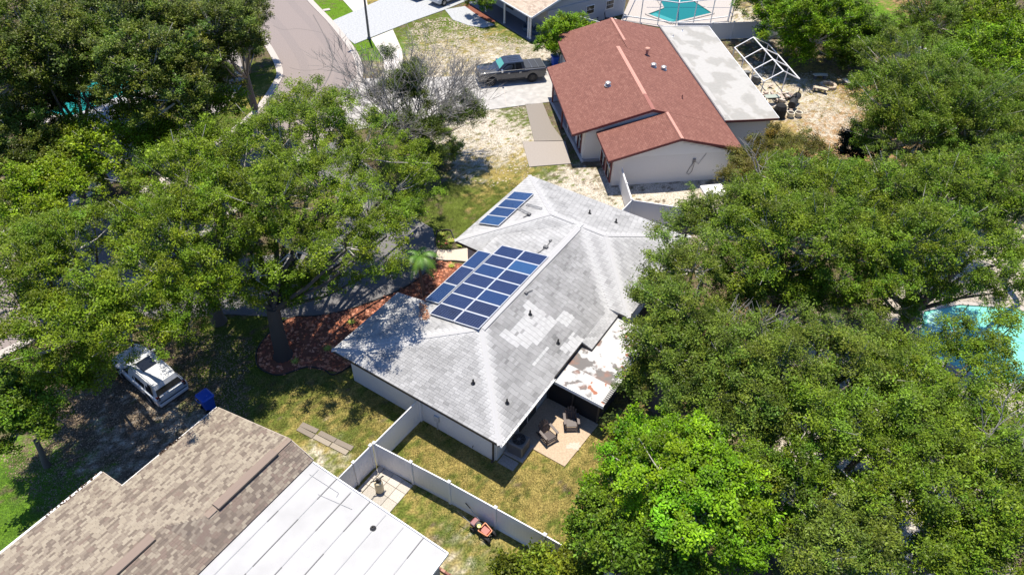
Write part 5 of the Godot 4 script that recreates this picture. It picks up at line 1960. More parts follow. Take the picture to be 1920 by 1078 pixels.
	g.tube([V(0.05, 0.93, -0.05), V(0.16, 0.97, -0.2), V(0.18, 0.9, -0.26)], [0.035, 0.035, 0.03], 7)
	g.bar(V(0, 0.98, 0), V(0.02, 1.08, 0.02), 0.05)
	part("valve_head", g, mats["black_pipe"], tank)
	# garden cart by the fence
	var m := thing("garden_tractor", "orange and red tiller with long handles parked against the white fence", "tiller", V(-1.12, 0.0, -16.28), -0.66)
	m.scale = Vector3.ONE * 0.85
	g = Geo.new()
	g.bevel_box(V(0.22, 0.46, 0), V(0.62, 0.16, 0.46), 0.05)
	part("deck", g, mt("mower_red", 0.26, 0.035, 0.02, 0.4), m)
	g = Geo.new()
	g.bar(V(0.58, 0.56, -0.2), V(0.58, 0.56, 0.2), 0.045)
	g.bar(V(0.58, 0.56, -0.2), V(0.02, 0.62, -0.3), 0.045)
	g.bar(V(0.58, 0.56, 0.2), V(0.02, 0.62, 0.3), 0.045)
	g.bar(V(0.02, 0.62, -0.3), V(0.02, 0.62, 0.3), 0.055)
	part("guard_frame", g, mt("mower_orange", 0.45, 0.12, 0.02, 0.4), m)
	g = Geo.new()
	g.bevel_box(V(-0.18, 0.58, 0.02), V(0.34, 0.3, 0.34), 0.05)
	part("engine", g, mats["black_pipe"], m)
	g = Geo.new()
	g.lathe([[0.10, 0.72], [0.11, 0.80], [0.0, 0.82]], 12, V(-0.06, 0, 0.12))
	part("fuel_cap", g, mt("cap_yellow", 0.70, 0.72, 0.18, 0.4), m)
	g = Geo.new()
	g.bevel_box(V(-0.48, 0.52, 0), V(0.34, 0.22, 0.5), 0.05)
	part("tine_cover", g, mt("mower_maroon", 0.20, 0.06, 0.07, 0.5), m)
	for s in [-1.0, 1.0]:
		g = Geo.new()
		g.tube([V(-0.3, 0.6, s * 0.22), V(-0.8, 0.8, s * 0.27), V(-1.05, 0.92, s * 0.3)], [0.016, 0.016, 0.016], 6)
		var h := part("handlebar", g, mats["aluminium"], m)
		g = Geo.new()
		g.tube([V(-1.05, 0.92, s * 0.3), V(-1.42, 1.05, s * 0.33)], [0.024, 0.024], 6)
		part("grip", g, mats["tyre"], h)
		g = Geo.new()
		g.lathe([[0.08, -0.07], [0.2, -0.07], [0.22, 0.0], [0.2, 0.07], [0.08, 0.07]], 16, V(0.62, 0.22, s * 0.26), Basis(Vector3.RIGHT, PI / 2))
		part("wheel", g, mats["tyre"], m)
		g = Geo.new()
		g.lathe([[0.06, -0.05], [0.17, -0.05], [0.18, 0.0], [0.17, 0.05], [0.06, 0.05]], 14, V(-0.42, 0.19, s * 0.3), Basis(Vector3.RIGHT, PI / 2))
		part("wheel", g, mats["tyre"], m)
	g = Geo.new()
	g.bar(V(-0.42, 0.19, -0.3), V(-0.42, 0.19, 0.3), 0.04)
	g.bar(V(0.62, 0.22, -0.26), V(0.62, 0.22, 0.26), 0.04)
	g.bar(V(-0.42, 0.24, 0), V(0.62, 0.27, 0), 0.12)
	part("axle", g, mats["brake"], m)
	wheelie_bin("blue wheeled bin between the white station wagon and the brown roof", V(-15.85, 0, -22.95), 0.9)
	wheelie_bin("blue wheeled bin in the shade between the pickup and the red roof", V(3.55, 0, -64.2), 0.3)
	# old planks on the side lawn
	var wood := [mt("plank_grey", 0.24, 0.205, 0.17, 0.95, "grit", 0.8), mt("plank_pale", 0.34, 0.295, 0.24, 0.95, "grit", 0.8)]
	var walk := thing("boardwalk", "row of weathered planks lying on the side lawn", "planks", hw(-3.15, -8.1, 0.0), TURN + 0.1)
	for j in 2:
		for k in 3:
			g = Geo.new()
			g.bevel_box(V(-1.6 + 1.06 * k + rng.randf_range(-0.06, 0.06), 0.03, -0.16 + 0.31 * j), V(1.03, 0.05, 0.285), 0.01, Basis(Vector3.UP, rng.randf_range(-0.03, 0.03)))
			part("plank", g, wood[rng.randi() % 2], walk)
	# lamp pole, street sign, meter lid
	var pole := thing("street_lamp", "tall dark pole beside the bright white driveway", "pole", V(-15.05, 0, -69.3))
	g = Geo.new()
	g.tube([V(0, 0, 0), V(0, 3, 0), V(0, 8.5, 0)], [0.13, 0.11, 0.08], 10)
	part("pole", g, mt("pole_grey", 0.10, 0.105, 0.11, 0.5), pole)
	g = Geo.new()
	g.lathe([[0.22, 0.0], [0.22, 0.15], [0.14, 0.25]], 10)
	part("base", g, mats["pole_grey"], pole)
	g = Geo.new()
	g.tube([V(0, 8.4, 0), V(-0.9, 8.7, 0.5), V(-1.7, 8.7, 0.9)], [0.05, 0.045, 0.04], 7)
	g.bevel_box(V(-1.95, 8.68, 1.03), V(0.6, 0.14, 0.28), 0.04, Basis(Vector3.UP, 0.49))
	part("lamp_head", g, mats["pole_grey"], pole)
	var sg := thing("street_sign", "street sign with green blades at the kerb by the dark trees", "street sign", V(-27.6, 0, -71.6), 0.4)
	g = Geo.new()
	g.tube([V(0, 0, 0), V(0, 2.7, 0)], [0.045, 0.045], 7)
	part("post", g, mats["pole_grey"], sg)
	for q in [[2.45, 0.0], [2.68, 1.57]]:
		g = Geo.new()
		g.box(V(0, q[0], 0), V(0.8, 0.2, 0.02), Basis(Vector3.UP, q[1]))
		part("blade", g, mt("sign_green", 0.02, 0.16, 0.12, 0.4), sg)
	var lid := thing("meter_lid", "white utility lid in the green strip beside the far kerb", "lid", V(-20.85, 0.03, -76.4), 0.5)
	g = Geo.new()
	g.bevel_box(V(0, 0.02, 0), V(0.75, 0.06, 0.5), 0.015)
	part("cover", g, mats["kerb_concrete"], lid)
	# palm
	var palm := thing("palm_tree", "small palm leaning out of the mulch bed beside the solar panels", "palm", V(-5.45, 0.0, -32.0))
	g = Geo.new()
	g.tube([V(0, 0, 0), V(-0.12, 0.9, -0.15), V(-0.22, 1.75, -0.45), V(-0.25, 2.5, -0.8)], [0.11, 0.09, 0.085, 0.09], 8)
	part("trunk", g, mt("palm_bark", 0.22, 0.18, 0.145, 0.95, "soil", 2.0), palm)
	for k in 15:
		g = Geo.new()
		var a := TAU * k / 15.0 + rng.randf_range(-0.15, 0.15)
		var rise: float = [0.85, 0.35, 0.05][k % 3] + rng.randf_range(-0.1, 0.1)
		var l := rng.randf_range(1.15, 1.45)
		var dir := V(cos(a), 0, sin(a))
		var side := dir.cross(Vector3.UP)
		var p0 := V(-0.25, 2.5, -0.8)
		var prev := p0
		for j in 11:
			var s := (j + 1) / 11.0
			var p := p0 + dir * l * s * (1.0 - 0.12 * s) + V(0, l * (rise * s - (0.75 + 0.25 * rise) * s * s), 0)
			var d := (p - prev).normalized()
			g.bar(prev, p, 0.028 * (1.1 - s))
			var ll := 0.36 * sin(PI * clampf(s * 0.85 + 0.12, 0, 1)) + 0.05
			for e in [-1.0, 1.0]:
				for h in 2:
					var b := prev.lerp(p, 0.25 + 0.5 * h)
					var tip: Vector3 = b + (side * e * 0.9 + d * 0.55 - Vector3.UP * 0.28) * ll
					g.tri(b - d * 0.028, b + d * 0.028, tip)
			prev = p
		part("frond", g, leaf_mat("palm_leaf_%d" % (k % 3), [Color(0.085, 0.20, 0.02), Color(0.12, 0.25, 0.022), Color(0.06, 0.15, 0.018)][k % 3]), palm)
	# rosettes in the mulch beds
	var spots := [[-4.9, -38.0, "nearest the lawn"], [-4.2, -37.3, "second from the lawn"], [-3.55, -36.85, "beside the eave"], [-4.0, -34.7, "just across the cream path"], [-6.6, -31.0, "beside the middle solar row"], [-10.5, -27.2, "opposite the hip corner"], [-12.1, -26.2, "at the oak's foot"], [-8.3, -28.2, "near the house corner"], [-9.5, -29.4, "halfway along the driveway edge"]]
	var fresh := leaf_mat("rosette", Color(0.30, 0.34, 0.05))
	for k in spots.size():
		var q = spots[k]
		var pl := thing("bromeliad", "yellow-green spiky plant in the red mulch, %s" % q[2], "plant", V(q[0], 0.05, q[1]), k * 0.7, "yellow-green plants in the mulch beds")
		g = Geo.new()
		for j in 16:
			var a := TAU * j / 16.0 * 1.618
			var l := rng.randf_range(0.22, 0.36)
			var d := V(cos(a), 0.7 + 0.5 * rng.randf(), sin(a)).normalized()
			var s := d.cross(Vector3.UP).normalized() * 0.035
			var mid := d * l * 0.6
			var tip := d * l + V(cos(a) * 0.1, -0.05, sin(a) * 0.1)
			g.quad(-s * 0.5, s * 0.5, mid + s, mid - s)
			g.tri(mid - s, mid + s, tip)
		part("leaves", g, fresh, pl)


func leaf_mat(key: String, c: Color) -> StandardMaterial3D:
	var m := mt(key, c.r, c.g, c.b, 0.5)
	m.backlight_enabled = true
	m.backlight = Color(0.35, 0.4, 0.12)
	return m


func back_garden() -> void:
	var white: Material = mats["white_metal"]
	var f := thing("canopy_frame", "bare white tube frame of a canopy standing beside the flat grey roof", "canopy frame")
	var a := [V(20.2, 2.4, -64.0), V(22.0, 3.05, -64.9), V(23.6, 2.4, -65.0)]
	var b := [V(21.3, 2.4, -57.3), V(23.0, 3.05, -58.0), V(24.55, 2.4, -57.9)]
	for k in 3:
		var g := Geo.new()
		g.tube([a[k], b[k]], [0.055, 0.055], 8)
		part("purlin", g, white, f)
	for i in 4:
		var t := i / 3.0
		var g := Geo.new()
		var l: Vector3 = a[0].lerp(b[0], t)
		var m: Vector3 = a[1].lerp(b[1], t)
		var r: Vector3 = a[2].lerp(b[2], t)
		g.tube([l, m], [0.05, 0.05], 8)
		g.tube([m, r], [0.05, 0.05], 8)
		part("rafter", g, white, f)
		for q in [l, r]:
			if q == r and i == 3:
				continue
			g = Geo.new()
			g.tube([q, V(q.x, 0, q.z)], [0.045, 0.045], 8)
			part("leg", g, white, f)
	# fire pit and benches
	var pit := thing("fire_pit", "round stone fire pit ring between the curved benches", "fire pit", V(28.85, 0, -61.4))
	var tones := [mt("stone_tan", 0.58, 0.48, 0.36, 0.9, "grit", 0.8), mt("stone_brown", 0.45, 0.35, 0.26, 0.9, "grit", 0.8)]
	for k in 14:
		var g := Geo.new()
		g.bevel_box(V(0.62, 0.14, 0), V(0.26, 0.28, 0.27), 0.02)
		var s := part("stone", g, tones[k % 2], pit)
		s.rotation.y = TAU * k / 14
	var benches := [[28.55, -63.1, 0.08, "pale curved stone bench on the house side of the fire pit", 0], [27.75, -60.35, -0.42, "tan curved stone bench nearest the camera by the fire pit", 1], [30.75, -61.6, 1.95, "grey curved stone bench on the tree side of the fire pit", 2]]
	for q in benches:
		var t := thing("stone_bench", q[3], "bench", V(q[0], 0, q[1]), q[2], "curved benches round the fire pit")
		var bm: Material = [mt("bench_pale", 0.55, 0.53, 0.44, 0.85, "grit", 0.8), tones[0], mt("bench_grey", 0.5, 0.48, 0.45, 0.85, "grit", 0.8)][q[4]]
		var g := Geo.new()
		var poly := []
		for k in 7:
			var x := lerpf(-0.68, 0.68, k / 6.0)
			poly.append(V2(x, -0.22 + 0.22 * x * x))
		for k in 7:
			var x := lerpf(0.62, -0.62, k / 6.0)
			poly.append(V2(x, 0.2 + 0.22 * x * x))
		g.flat(poly, 0.36, 0.44)
		part("seat", g, bm, t)
		for s in [-1.0, 1.0]:
			g = Geo.new()
			g.bevel_box(V(s * 0.45, 0.18, 0.05), V(0.18, 0.36, 0.34), 0.03)
			part("leg", g, mt("bench_dark", 0.13, 0.12, 0.115, 0.9), t)
	# brick terrace and clutter by the flat roof
	sheet("terrace", [V2(19.6, -59.5), V2(22.5, -59.9), V2(22.6, -56.6), V2(20.4, -56.2)], 0.05, mt("pink_terrace", 0.60, 0.50, 0.45, 0.9, "concrete", 0.8), "pinkish paved terrace beside the flat grey roof")
	var barrels := [[24.25, -57.0, 0.35, "black steel barrel smoker lying open beside the pale stones"], [24.75, -58.0, 0.3, "black barrel with an upright stack at the terrace edge"]]
	var black: Material = mats["black_pipe"]
	for q in barrels:
		var t := thing("barrel_smoker", q[3], "smoker", V(q[0], 0, q[1]), q[2] * 3.0)
		var g := Geo.new()
		g.lathe([[0.0, -0.5], [0.3, -0.5], [0.33, -0.46], [0.33, 0.46], [0.3, 0.5], [0.0, 0.5]], 18, V(0, 0.62, 0), Basis(Vector3.BACK, PI / 2))
		part("drum", g, black, t)
		for s in [-0.35, 0.35]:
			g = Geo.new()
			g.bar(V(s, 0, -0.25), V(s, 0.45, -0.12), 0.04)
			g.bar(V(s, 0, 0.25), V(s, 0.45, 0.12), 0.04)
			part("leg", g, black, t)
		g = Geo.new()
		g.tube([V(0.4, 0.9, 0), V(0.4, 1.4, 0)], [0.05, 0.05], 8)
		part("smoke_stack", g, black, t)
	var tent := thing("covered_grill", "large black covered grill at the corner of the flat grey roof", "grill", V(22.75, 0, -55.6), 0.2)
	var g := Geo.new()
	g.lathe([[0.52, 0.0], [0.55, 0.3], [0.52, 0.8], [0.42, 1.1], [0.2, 1.25], [0.0, 1.28]], 12)
	part("cover", g, mt("black_cloth", 0.015, 0.015, 0.017, 0.9), tent)
	for q in [[23.75, -55.6, "cream round planter beside the black covered grill"], [24.45, -55.7, "cream round planter farther from the black covered grill"]]:
		var t := thing("planter", q[2], "planter", V(q[0], 0, q[1]), 0, "cream planters")
		g = Geo.new()
		g.lathe([[0.22, 0.0], [0.3, 0.35], [0.33, 0.45], [0.27, 0.45], [0.25, 0.38]], 16)
		part("pot", g, mt("planter_cream", 0.62, 0.58, 0.47, 0.8), t)
		g = Geo.new()
		g.lathe([[0.26, 0.36], [0.0, 0.38]], 12)
		part("soil", g, mt("potting_soil", 0.06, 0.045, 0.035, 0.95), t)
	var tb := thing("work_table", "low table with a grey-green top against the terrace", "table", V(22.6, 0, -57.9), 0.15)
	g = Geo.new()
	g.bevel_box(V(0, 0.72, 0), V(1.3, 0.06, 0.6), 0.01)
	part("table_top", g, mt("slate_green", 0.30, 0.34, 0.30, 0.6), tb)
	for d in [[-1, -1], [-1, 1], [1, -1], [1, 1]]:
		g = Geo.new()
		g.box(V(d[0] * 0.58, 0.35, d[1] * 0.24), V(0.06, 0.7, 0.06))
		part("leg", g, black, tb)
	var ston := [mt("flag_pale", 0.66, 0.60, 0.53, 0.9, "grit", 0.8), mt("flag_rose", 0.52, 0.43, 0.37, 0.9, "grit", 0.8), mt("flag_dark", 0.30, 0.23, 0.19, 0.9, "grit", 0.8)]
	var heap := thing("flagstone_heap", "heap of pale broken flagstones between the table and the black barrels", "stones", V(23.7, 0, -58.4))
	for k in 34:
		g = Geo.new()
		g.bevel_box(V(rng.randfn(0, 0.7), rng.randf_range(0.05, 0.34), rng.randfn(0, 1.0)), V(rng.randf_range(0.25, 0.65), 0.09, rng.randf_range(0.2, 0.5)), 0.02, Basis.from_euler(V(rng.randfn(0, 0.28), rng.randf() * TAU, rng.randfn(0, 0.28))))
		part("stone", g, ston[[0, 0, 0, 1, 1, 2][rng.randi() % 6]], heap)
	var crates := [[20.9, -60.6, 0.3, "dark storage box under the canopy frame by the grey roof", 0.7], [22.3, -62.0, 0.9, "dark storage box in the middle of the canopy frame", 0.9], [21.6, -63.2, 0.1, "dark storage box at the fence end of the canopy frame", 0.6]]
	for q in crates:
		var t := thing("storage_box", q[3], "box", V(q[0], 0, q[1]), q[2], "boxes under the canopy frame")
		g = Geo.new()
		g.bevel_box(V(0, q[4] * 0.35, 0), V(q[4], q[4] * 0.7, q[4] * 0.7), 0.03)
		part("tub", g, mt("box_grey", 0.09, 0.095, 0.10, 0.7), t)
		g = Geo.new()
		g.bevel_box(V(0, q[4] * 0.7 + 0.03, 0), V(q[4] + 0.05, 0.06, q[4] * 0.7 + 0.05), 0.015)
		part("lid", g, mt("box_lid", 0.16, 0.165, 0.17, 0.7), t)
	var pb := thing("concrete_block", "pale beige block glimpsed through the gap in the oaks", "block", V(17.5, 0, -18.8), 0.5)
	g = Geo.new()
	g.bevel_box(V(0, 0.25, 0), V(1.5, 0.5, 0.8), 0.05)
	part("block", g, mt("beige_block", 0.56, 0.49, 0.42, 0.9, "concrete", 0.6), pb)


# ---------------------------------------------------------------- plants
func sprig(seed_no: int, leaves: int, reach: float, length: float, width: float) -> ArrayMesh:
	var r := RandomNumberGenerator.new()
	r.seed = seed_no
	var g := Geo.new()
	g.tinted = true
	for k in leaves:
		var a := r.randf() * TAU
		var up := r.randf_range(-0.25, 1.0)
		var d := V(cos(a), up, sin(a)).normalized()
		var root := V(r.randfn(0, 0.42), r.randfn(0, 0.30), r.randfn(0, 0.42)) * reach
		var l := length * r.randf_range(0.7, 1.2)
		var s := d.cross(V(r.randfn(0, 0.5), 1.0, r.randfn(0, 0.5))).normalized() * width * 0.5
		var mid := root + d * l * 0.5
		var tip := root + d * l - V(0, l * 0.12, 0)
		var t := r.randf_range(0.38, 1.0)
		g.tint = Color(t, t, t * r.randf_range(0.8, 1.0))
		g.tri(root, mid + s, mid - s)
		g.tri(mid - s, mid + s, tip)
	return g.mesh()


const LEAF := {   # leaf colour, spread of it, sprigs per tuft, kind of sprig, bark
	"oak": [Color(0.215, 0.315, 0.020), 0.30, 9, 0],
	"oak2": [Color(0.190, 0.295, 0.022), 0.34, 9, 0],
	"greyoak": [Color(0.185, 0.265, 0.036), 0.32, 9, 0],
	"olive": [Color(0.180, 0.270, 0.026), 0.30, 9, 0],
	"yellow": [Color(0.25, 0.36, 0.016), 0.28, 8, 1],
	"yellow2": [Color(0.20, 0.255, 0.022), 0.35, 9, 1],
	"dark": [Color(0.150, 0.200, 0.028), 0.42, 9, 1],
	"deep": [Color(0.018, 0.036, 0.016), 0.3, 10, 1],
	"mid": [Color(0.150, 0.255, 0.02), 0.3, 9, 1],
	"bright": [Color(0.23, 0.39, 0.016), 0.32, 9, 1],
	"vivid": [Color(0.195, 0.370, 0.015), 0.42, 9, 1],
	"pale": [Color(0.26, 0.36, 0.06), 0.2, 9, 0],
	"core": [Color(0.12, 0.175, 0.024), 0.3, 10, 0],
	"russet": [Color(0.19, 0.18, 0.035), 0.45, 9, 0],
}
var sprigs := []
var leaf_stuff: StandardMaterial3D


func tree(called: String, label: String, group: String, pal: String, at: Vector3, trunk_r: float, dens: float, l: Array) -> void:
	if sprigs.is_empty():
		for k in 3:
			sprigs.append([sprig(10 + k, 34, 0.29, 0.12, 0.052), sprig(20 + k, 32, 0.30, 0.145, 0.078)])
		leaf_stuff = tinted("leaf", 0.42)
		leaf_stuff.backlight_enabled = true
		leaf_stuff.backlight = Color(0.58, 0.7, 0.12)
		leaf_stuff.metallic_specular = 0.3
	var small := called.ends_with("bush") or called.ends_with("shrub")
	var t := thing(called, label, "bush" if small else "tree", at, 0.0, group)
	var leaf: Array = LEAF[pal]
	var lobes := []
	var mean := Vector3.ZERO
	for i in range(0, l.size(), 4):
		var c := V(l[i], l[i + 1], l[i + 2]) - at
		lobes.append([c, l[i + 3]])
		mean += c
	mean /= lobes.size()
	var wood := Geo.new()
	var fork := V(mean.x * 0.3, mean.y * (0.2 if small else 0.46), mean.z * 0.3)
	if called == "live_oak" and trunk_r > 0.4:
		fork = V(0.35, 4.2, 0.3)
	if trunk_r > 0.06:
		var flare := [trunk_r * 1.5, trunk_r * 1.05, trunk_r * 0.9, trunk_r * 0.8]
		wood.tube([V(0, -0.1, 0), V(fork.x * 0.05, 0.35, fork.z * 0.05), V(fork.x * 0.4 + rng.randfn(0, 0.05), fork.y * 0.55, fork.z * 0.4), fork], flare, 11)
	var fine := Geo.new()
	var where := []
	var tint := []
	var lump := FastNoiseLite.new()
	lump.seed = 99
	lump.frequency = 0.6
	for q in lobes:
		var c: Vector3 = q[0]
		var r: float = q[1]
		var knee := fork.lerp(c, 0.5) + V(rng.randfn(0, 0.3), -0.12 * (c - fork).length() + 0.2, rng.randfn(0, 0.3))
		var br := maxf(trunk_r * 0.38 * minf(1.0, r / 2.0), 0.03)
		if not small:
			wood.tube([fork - V(0, 0.25, 0), fork.lerp(knee, 0.55) + V(0, -0.05, 0), knee, c - V(0, r * 0.3, 0), c + V(0, r * 0.2, 0)], [br * 1.15, br, br * 0.8, br * 0.45, br * 0.2], 6)
		var n := int(9.5 * r * r * dens) + 4
		for k in n:
			var d := V(rng.randfn(0, 1), rng.randfn(0, 1) + 0.22, rng.randfn(0, 1)).normalized()
			if d.y < -0.55:
				d.y = -d.y
			var deep := 0.62 + 0.42 * sqrt(rng.randf())
			if rng.randf() < 0.16:
				deep *= 0.6
			deep *= 1.0 + 0.5 * lump.get_noise_3d(d.x * 2.2 + c.x * 3.0, d.y * 2.2 + c.y, d.z * 2.2 + c.z * 3.0)
			if rng.randf() < 0.07:
				deep *= rng.randf_range(1.1, 1.3)
			var p := c + V(d.x, d.y * 0.74, d.z) * r * deep
			if p.y < 0.25:
				p.y = 0.25
			if not small and k % 2 == 0:
				var s := c + (p - c) * 0.18 - V(0, r * 0.2, 0)
				fine.tube([s, s.lerp(p, 0.5) + V(0, -0.08 * r, 0), p + (p - c) * (rng.randf_range(0.0, 0.2) if k % 8 else rng.randf_range(0.2, 0.4))], [0.035 + 0.012 * r, 0.026, 0.011], 4)
			var lum: float = 1.0 + leaf[1] * rng.randfn(0, 0.5)
			var warm: float = 0.55 * rng.randfn(0, 0.5) * leaf[1]
			var size := rng.randf_range(0.75, 1.15)
			for j in leaf[2]:
				var at2 := p + V(rng.randfn(0, 0.23), rng.randfn(0, 0.15), rng.randfn(0, 0.23)) * (0.8 if small else 1.0)
				var b := Basis(V(rng.randfn(0, 1), rng.randfn(0, 1), rng.randfn(0, 1)).normalized(), rng.randfn(0, 0.45)) * Basis(Vector3.UP, rng.randf() * TAU)
				where.append(Transform3D(b.scaled(Vector3.ONE * size * rng.randf_range(0.8, 1.2)), at2))
				var e := maxf(0.35, lum + rng.randfn(0, 0.26))
				var col: Color = leaf[0]
				tint.append(Color(col.r * e * (1.0 + warm), col.g * e, col.b * e * (1.0 - 0.5 * warm)))
	if wood.v.size() > 0:
		part("trunk", wood, mt("bark" if trunk_r < 0.4 or called != "live_oak" else "dark_bark", 0.24 if trunk_r < 0.4 or called != "live_oak" else 0.11, 0.21 if trunk_r < 0.4 or called != "live_oak" else 0.10, 0.18 if trunk_r < 0.4 or called != "live_oak" else 0.092, 0.95, "soil", 1.2), t)
	if fine.v.size() > 0:
		part("branches", fine, mt("twig_grey", 0.46, 0.43, 0.385, 0.9), t).set_meta("kind", "stuff")
	scatter("crown", sprigs[rng.randi() % 3][leaf[3]], leaf_stuff, where, tint, t)
	if pal == "core":
		bare_branches(t, fork)


func twig(g: Geo, p: Vector3, d: Vector3, l: float, r: float, level: int) -> void:
	var q := p + d * l * 0.5 + V(rng.randfn(0, 0.04), rng.randfn(0, 0.04), rng.randfn(0, 0.04)) * l
	var e := p + d * l + V(0, 0.06 * l, 0)
	g.tube([p, q, e], [r, r * 0.8, r * 0.55], 5 if level < 2 else 3)
	if level >= 5:
		return
	var n := 3
	for k in n:
		var s := p.lerp(e, rng.randf_range(0.35, 1.0)) if k > 0 else e
		var nd := (d + V(rng.randfn(0, 0.5), rng.randfn(0.12, 0.3), rng.randfn(0, 0.5))).normalized()
		twig(g, s, nd, l * rng.randf_range(0.6, 0.85), maxf(r * 0.58, 0.0145), level + 1)


func bare_branches(t: Node3D, fork: Vector3) -> void:
	var m := mt("dead_wood", 0.50, 0.475, 0.45, 0.95, "soil", 1.2)
	for k in 14:
		var a := TAU * k / 14.0 + 0.3
		var d := V(cos(a) * 0.9, 0.75 + 0.3 * rng.randf(), sin(a) * 0.9).normalized()
		var g := Geo.new()
		twig(g, fork - V(0, 0.6, 0), d, rng.randf_range(2.3, 3.1), 0.085, 0)
		part("bare_branch", g, m, t)


func trees() -> void:
	tree("live_oak", "big live oak whose dark leaning trunk rises from the red mulch bed", "live oaks over the front yard", "oak", Vector3(-12.9, 0, -26.7), 0.43, 0.78, [-14.7, 9.0, -31.9, 2.3, -13.2, 9.3, -34.1, 2.5, -11.6, 9.3, -36.2, 2.5, -9.3, 8.0, -35.9, 2.6, -7.4, 5.6, -35.6, 1.9, -9.9, 9.0, -30.6, 2.6, -7.3, 9.0, -28.4, 1.7, -8.0, 9.0, -26.0, 1.5, -6.2, 9.0, -27.0, 1.2, -5.8, 8.6, -29.0, 0.8, -7.7, 4.6, -29.4, 1.3, -6.7, 4.8, -34.3, 1.4, -6.0, 4.2, -38.0, 1.1, -12.2, 9.3, -29.1, 2.6, -11.0, 8.0, -27.1, 2.2, -13.8, 8.0, -28.1, 2.3, -13.2, 6.5, -26.6, 1.7, -10.0, 5.2, -27.7, 1.1, -12.5, 5.2, -26.6, 1.2, -11.2, 5.0, -27.1, 1.1, -6.9, 5.0, -39.8, 1.8, -13.0, 8.0, -41.5, 1.7, -14.3, 8.0, -39.7, 1.6])
	tree("live_oak", "live oak on the lawn between the mulch bed tree and the white car", "live oaks over the front yard", "oak", Vector3(-17.4, 0, -29.3), 0.36, 0.78, [-16.8, 8.8, -33.7, 2.4, -17.4, 9.0, -30.7, 2.6, -16.4, 8.8, -27.0, 2.6, -15.1, 9.0, -29.4, 2.4, -16.6, 8.0, -24.7, 2.2, -15.3, 7.0, -25.1, 2.0, -14.0, 5.6, -25.9, 1.3, -18.5, 8.0, -28.3, 2.0])
	tree("live_oak", "live oak spreading its boughs over the white station wagon", "live oaks over the front yard", "oak", Vector3(-23.8, 0, -26.7), 0.34, 0.78, [-17.2, 7.5, -22.0, 2.0, -17.9, 8.3, -22.2, 1.9, -19.2, 7.5, -21.3, 2.1, -16.2, 7.0, -22.9, 1.8, -15.6, 5.8, -23.2, 1.3, -18.7, 6.2, -21.9, 1.5, -20.5, 5.5, -20.8, 1.4, -19.6, 5.0, -21.3, 1.2])
	tree("live_oak", "live oak at the frame edge north of the white station wagon", "live oaks over the front yard", "oak", Vector3(-22.1, 0, -24.7), 0.36, 0.78, [-22.1, 8.5, -24.7, 2.4, -22.3, 8.0, -22.7, 2.3, -21.0, 7.5, -21.2, 2.1, -21.2, 8.5, -25.9, 2.0, -24.4, 8.0, -25.6, 2.2, -21.4, 8.0, -28.2, 1.4])
	tree("small_tree", "small spreading tree standing in the grass by the brown roof", "", "mid", Vector3(-22.6, 0, -19.2), 0.14, 1.00, [-21.6, 5.0, -19.5, 1.4, -20.7, 4.3, -18.7, 1.0, -21.8, 4.2, -18.5, 1.2, -20.3, 5.0, -20.0, 1.0, -22.8, 4.5, -19.7, 1.2])
	tree("yellow_green_tree", "yellow-green tree with flushes of new leaves above the hidden road bend", "yellow-green trees beside the hidden road", "yellow", Vector3(-26.1, 0, -31.8), 0.22, 1.00, [-26.4, 7.3, -31.6, 1.8, -25.0, 7.5, -32.3, 1.6, -25.0, 6.8, -30.6, 1.6, -26.9, 6.2, -30.3, 1.4, -24.9, 7.0, -33.9, 1.1, -28.4, 6.0, -32.3, 1.1])
	tree("yellow_green_tree", "yellow-green tree with two rounded tufts just below the white flat roof", "yellow-green trees beside the hidden road", "yellow", Vector3(-23.3, 0, -40.0), 0.22, 1.00, [-25.3, 7.0, -40.8, 1.0, -24.2, 7.0, -41.2, 1.0, -26.2, 7.4, -37.6, 1.5, -25.8, 7.2, -35.8, 1.5, -23.2, 7.8, -35.0, 2.0, -22.0, 7.5, -37.6, 1.7, -20.3, 7.5, -36.5, 1.6, -23.0, 5.5, -43.7, 1.2, -20.6, 5.5, -45.0, 1.5, -22.4, 5.0, -46.6, 1.1])
	tree("dark_tree", "dark evergreen tree in the corner beyond the hidden pool", "dark trees along the far kerb", "dark", Vector3(-29.4, 0, -42.0), 0.30, 1.00, [-31.5, 11.4, -43.9, 3.2, -27.0, 11.8, -40.1, 2.7, -29.6, 10.9, -38.4, 2.6, -27.6, 11.0, -38.3, 1.9, -31.5, 10.4, -49.1, 2.8])
	tree("dark_tree", "olive green tree overhanging the far side of the hidden pool", "dark trees along the far kerb", "dark", Vector3(-25.5, 0, -41.6), 0.32, 1.00, [-27.6, 7.0, -42.6, 0.8, -28.8, 9.0, -41.6, 1.4, -24.5, 11.8, -42.6, 2.8, -25.5, 11.0, -40.5, 2.1, -20.8, 12.4, -37.1, 2.4, -22.8, 10.8, -37.6, 1.6, -28.6, 10.4, -49.3, 2.7])
	tree("dark_tree", "dark tree with bare streaks of grey branch beside the far pavement", "dark trees along the far kerb", "dark", Vector3(-21.4, 0, -43.0), 0.30, 1.00, [-23.3, 9.0, -49.3, 2.0, -22.3, 5.0, -50.0, 1.4, -22.5, 8.0, -47.1, 1.9, -23.3, 4.6, -49.0, 1.3, -20.3, 12.0, -38.6, 2.1, -19.2, 11.0, -36.4, 2.1, -20.9, 9.9, -36.9, 1.4, -19.1, 10.8, -39.1, 1.3, -23.0, 11.4, -44.4, 2.2, -20.0, 8.9, -38.7, 1.1])
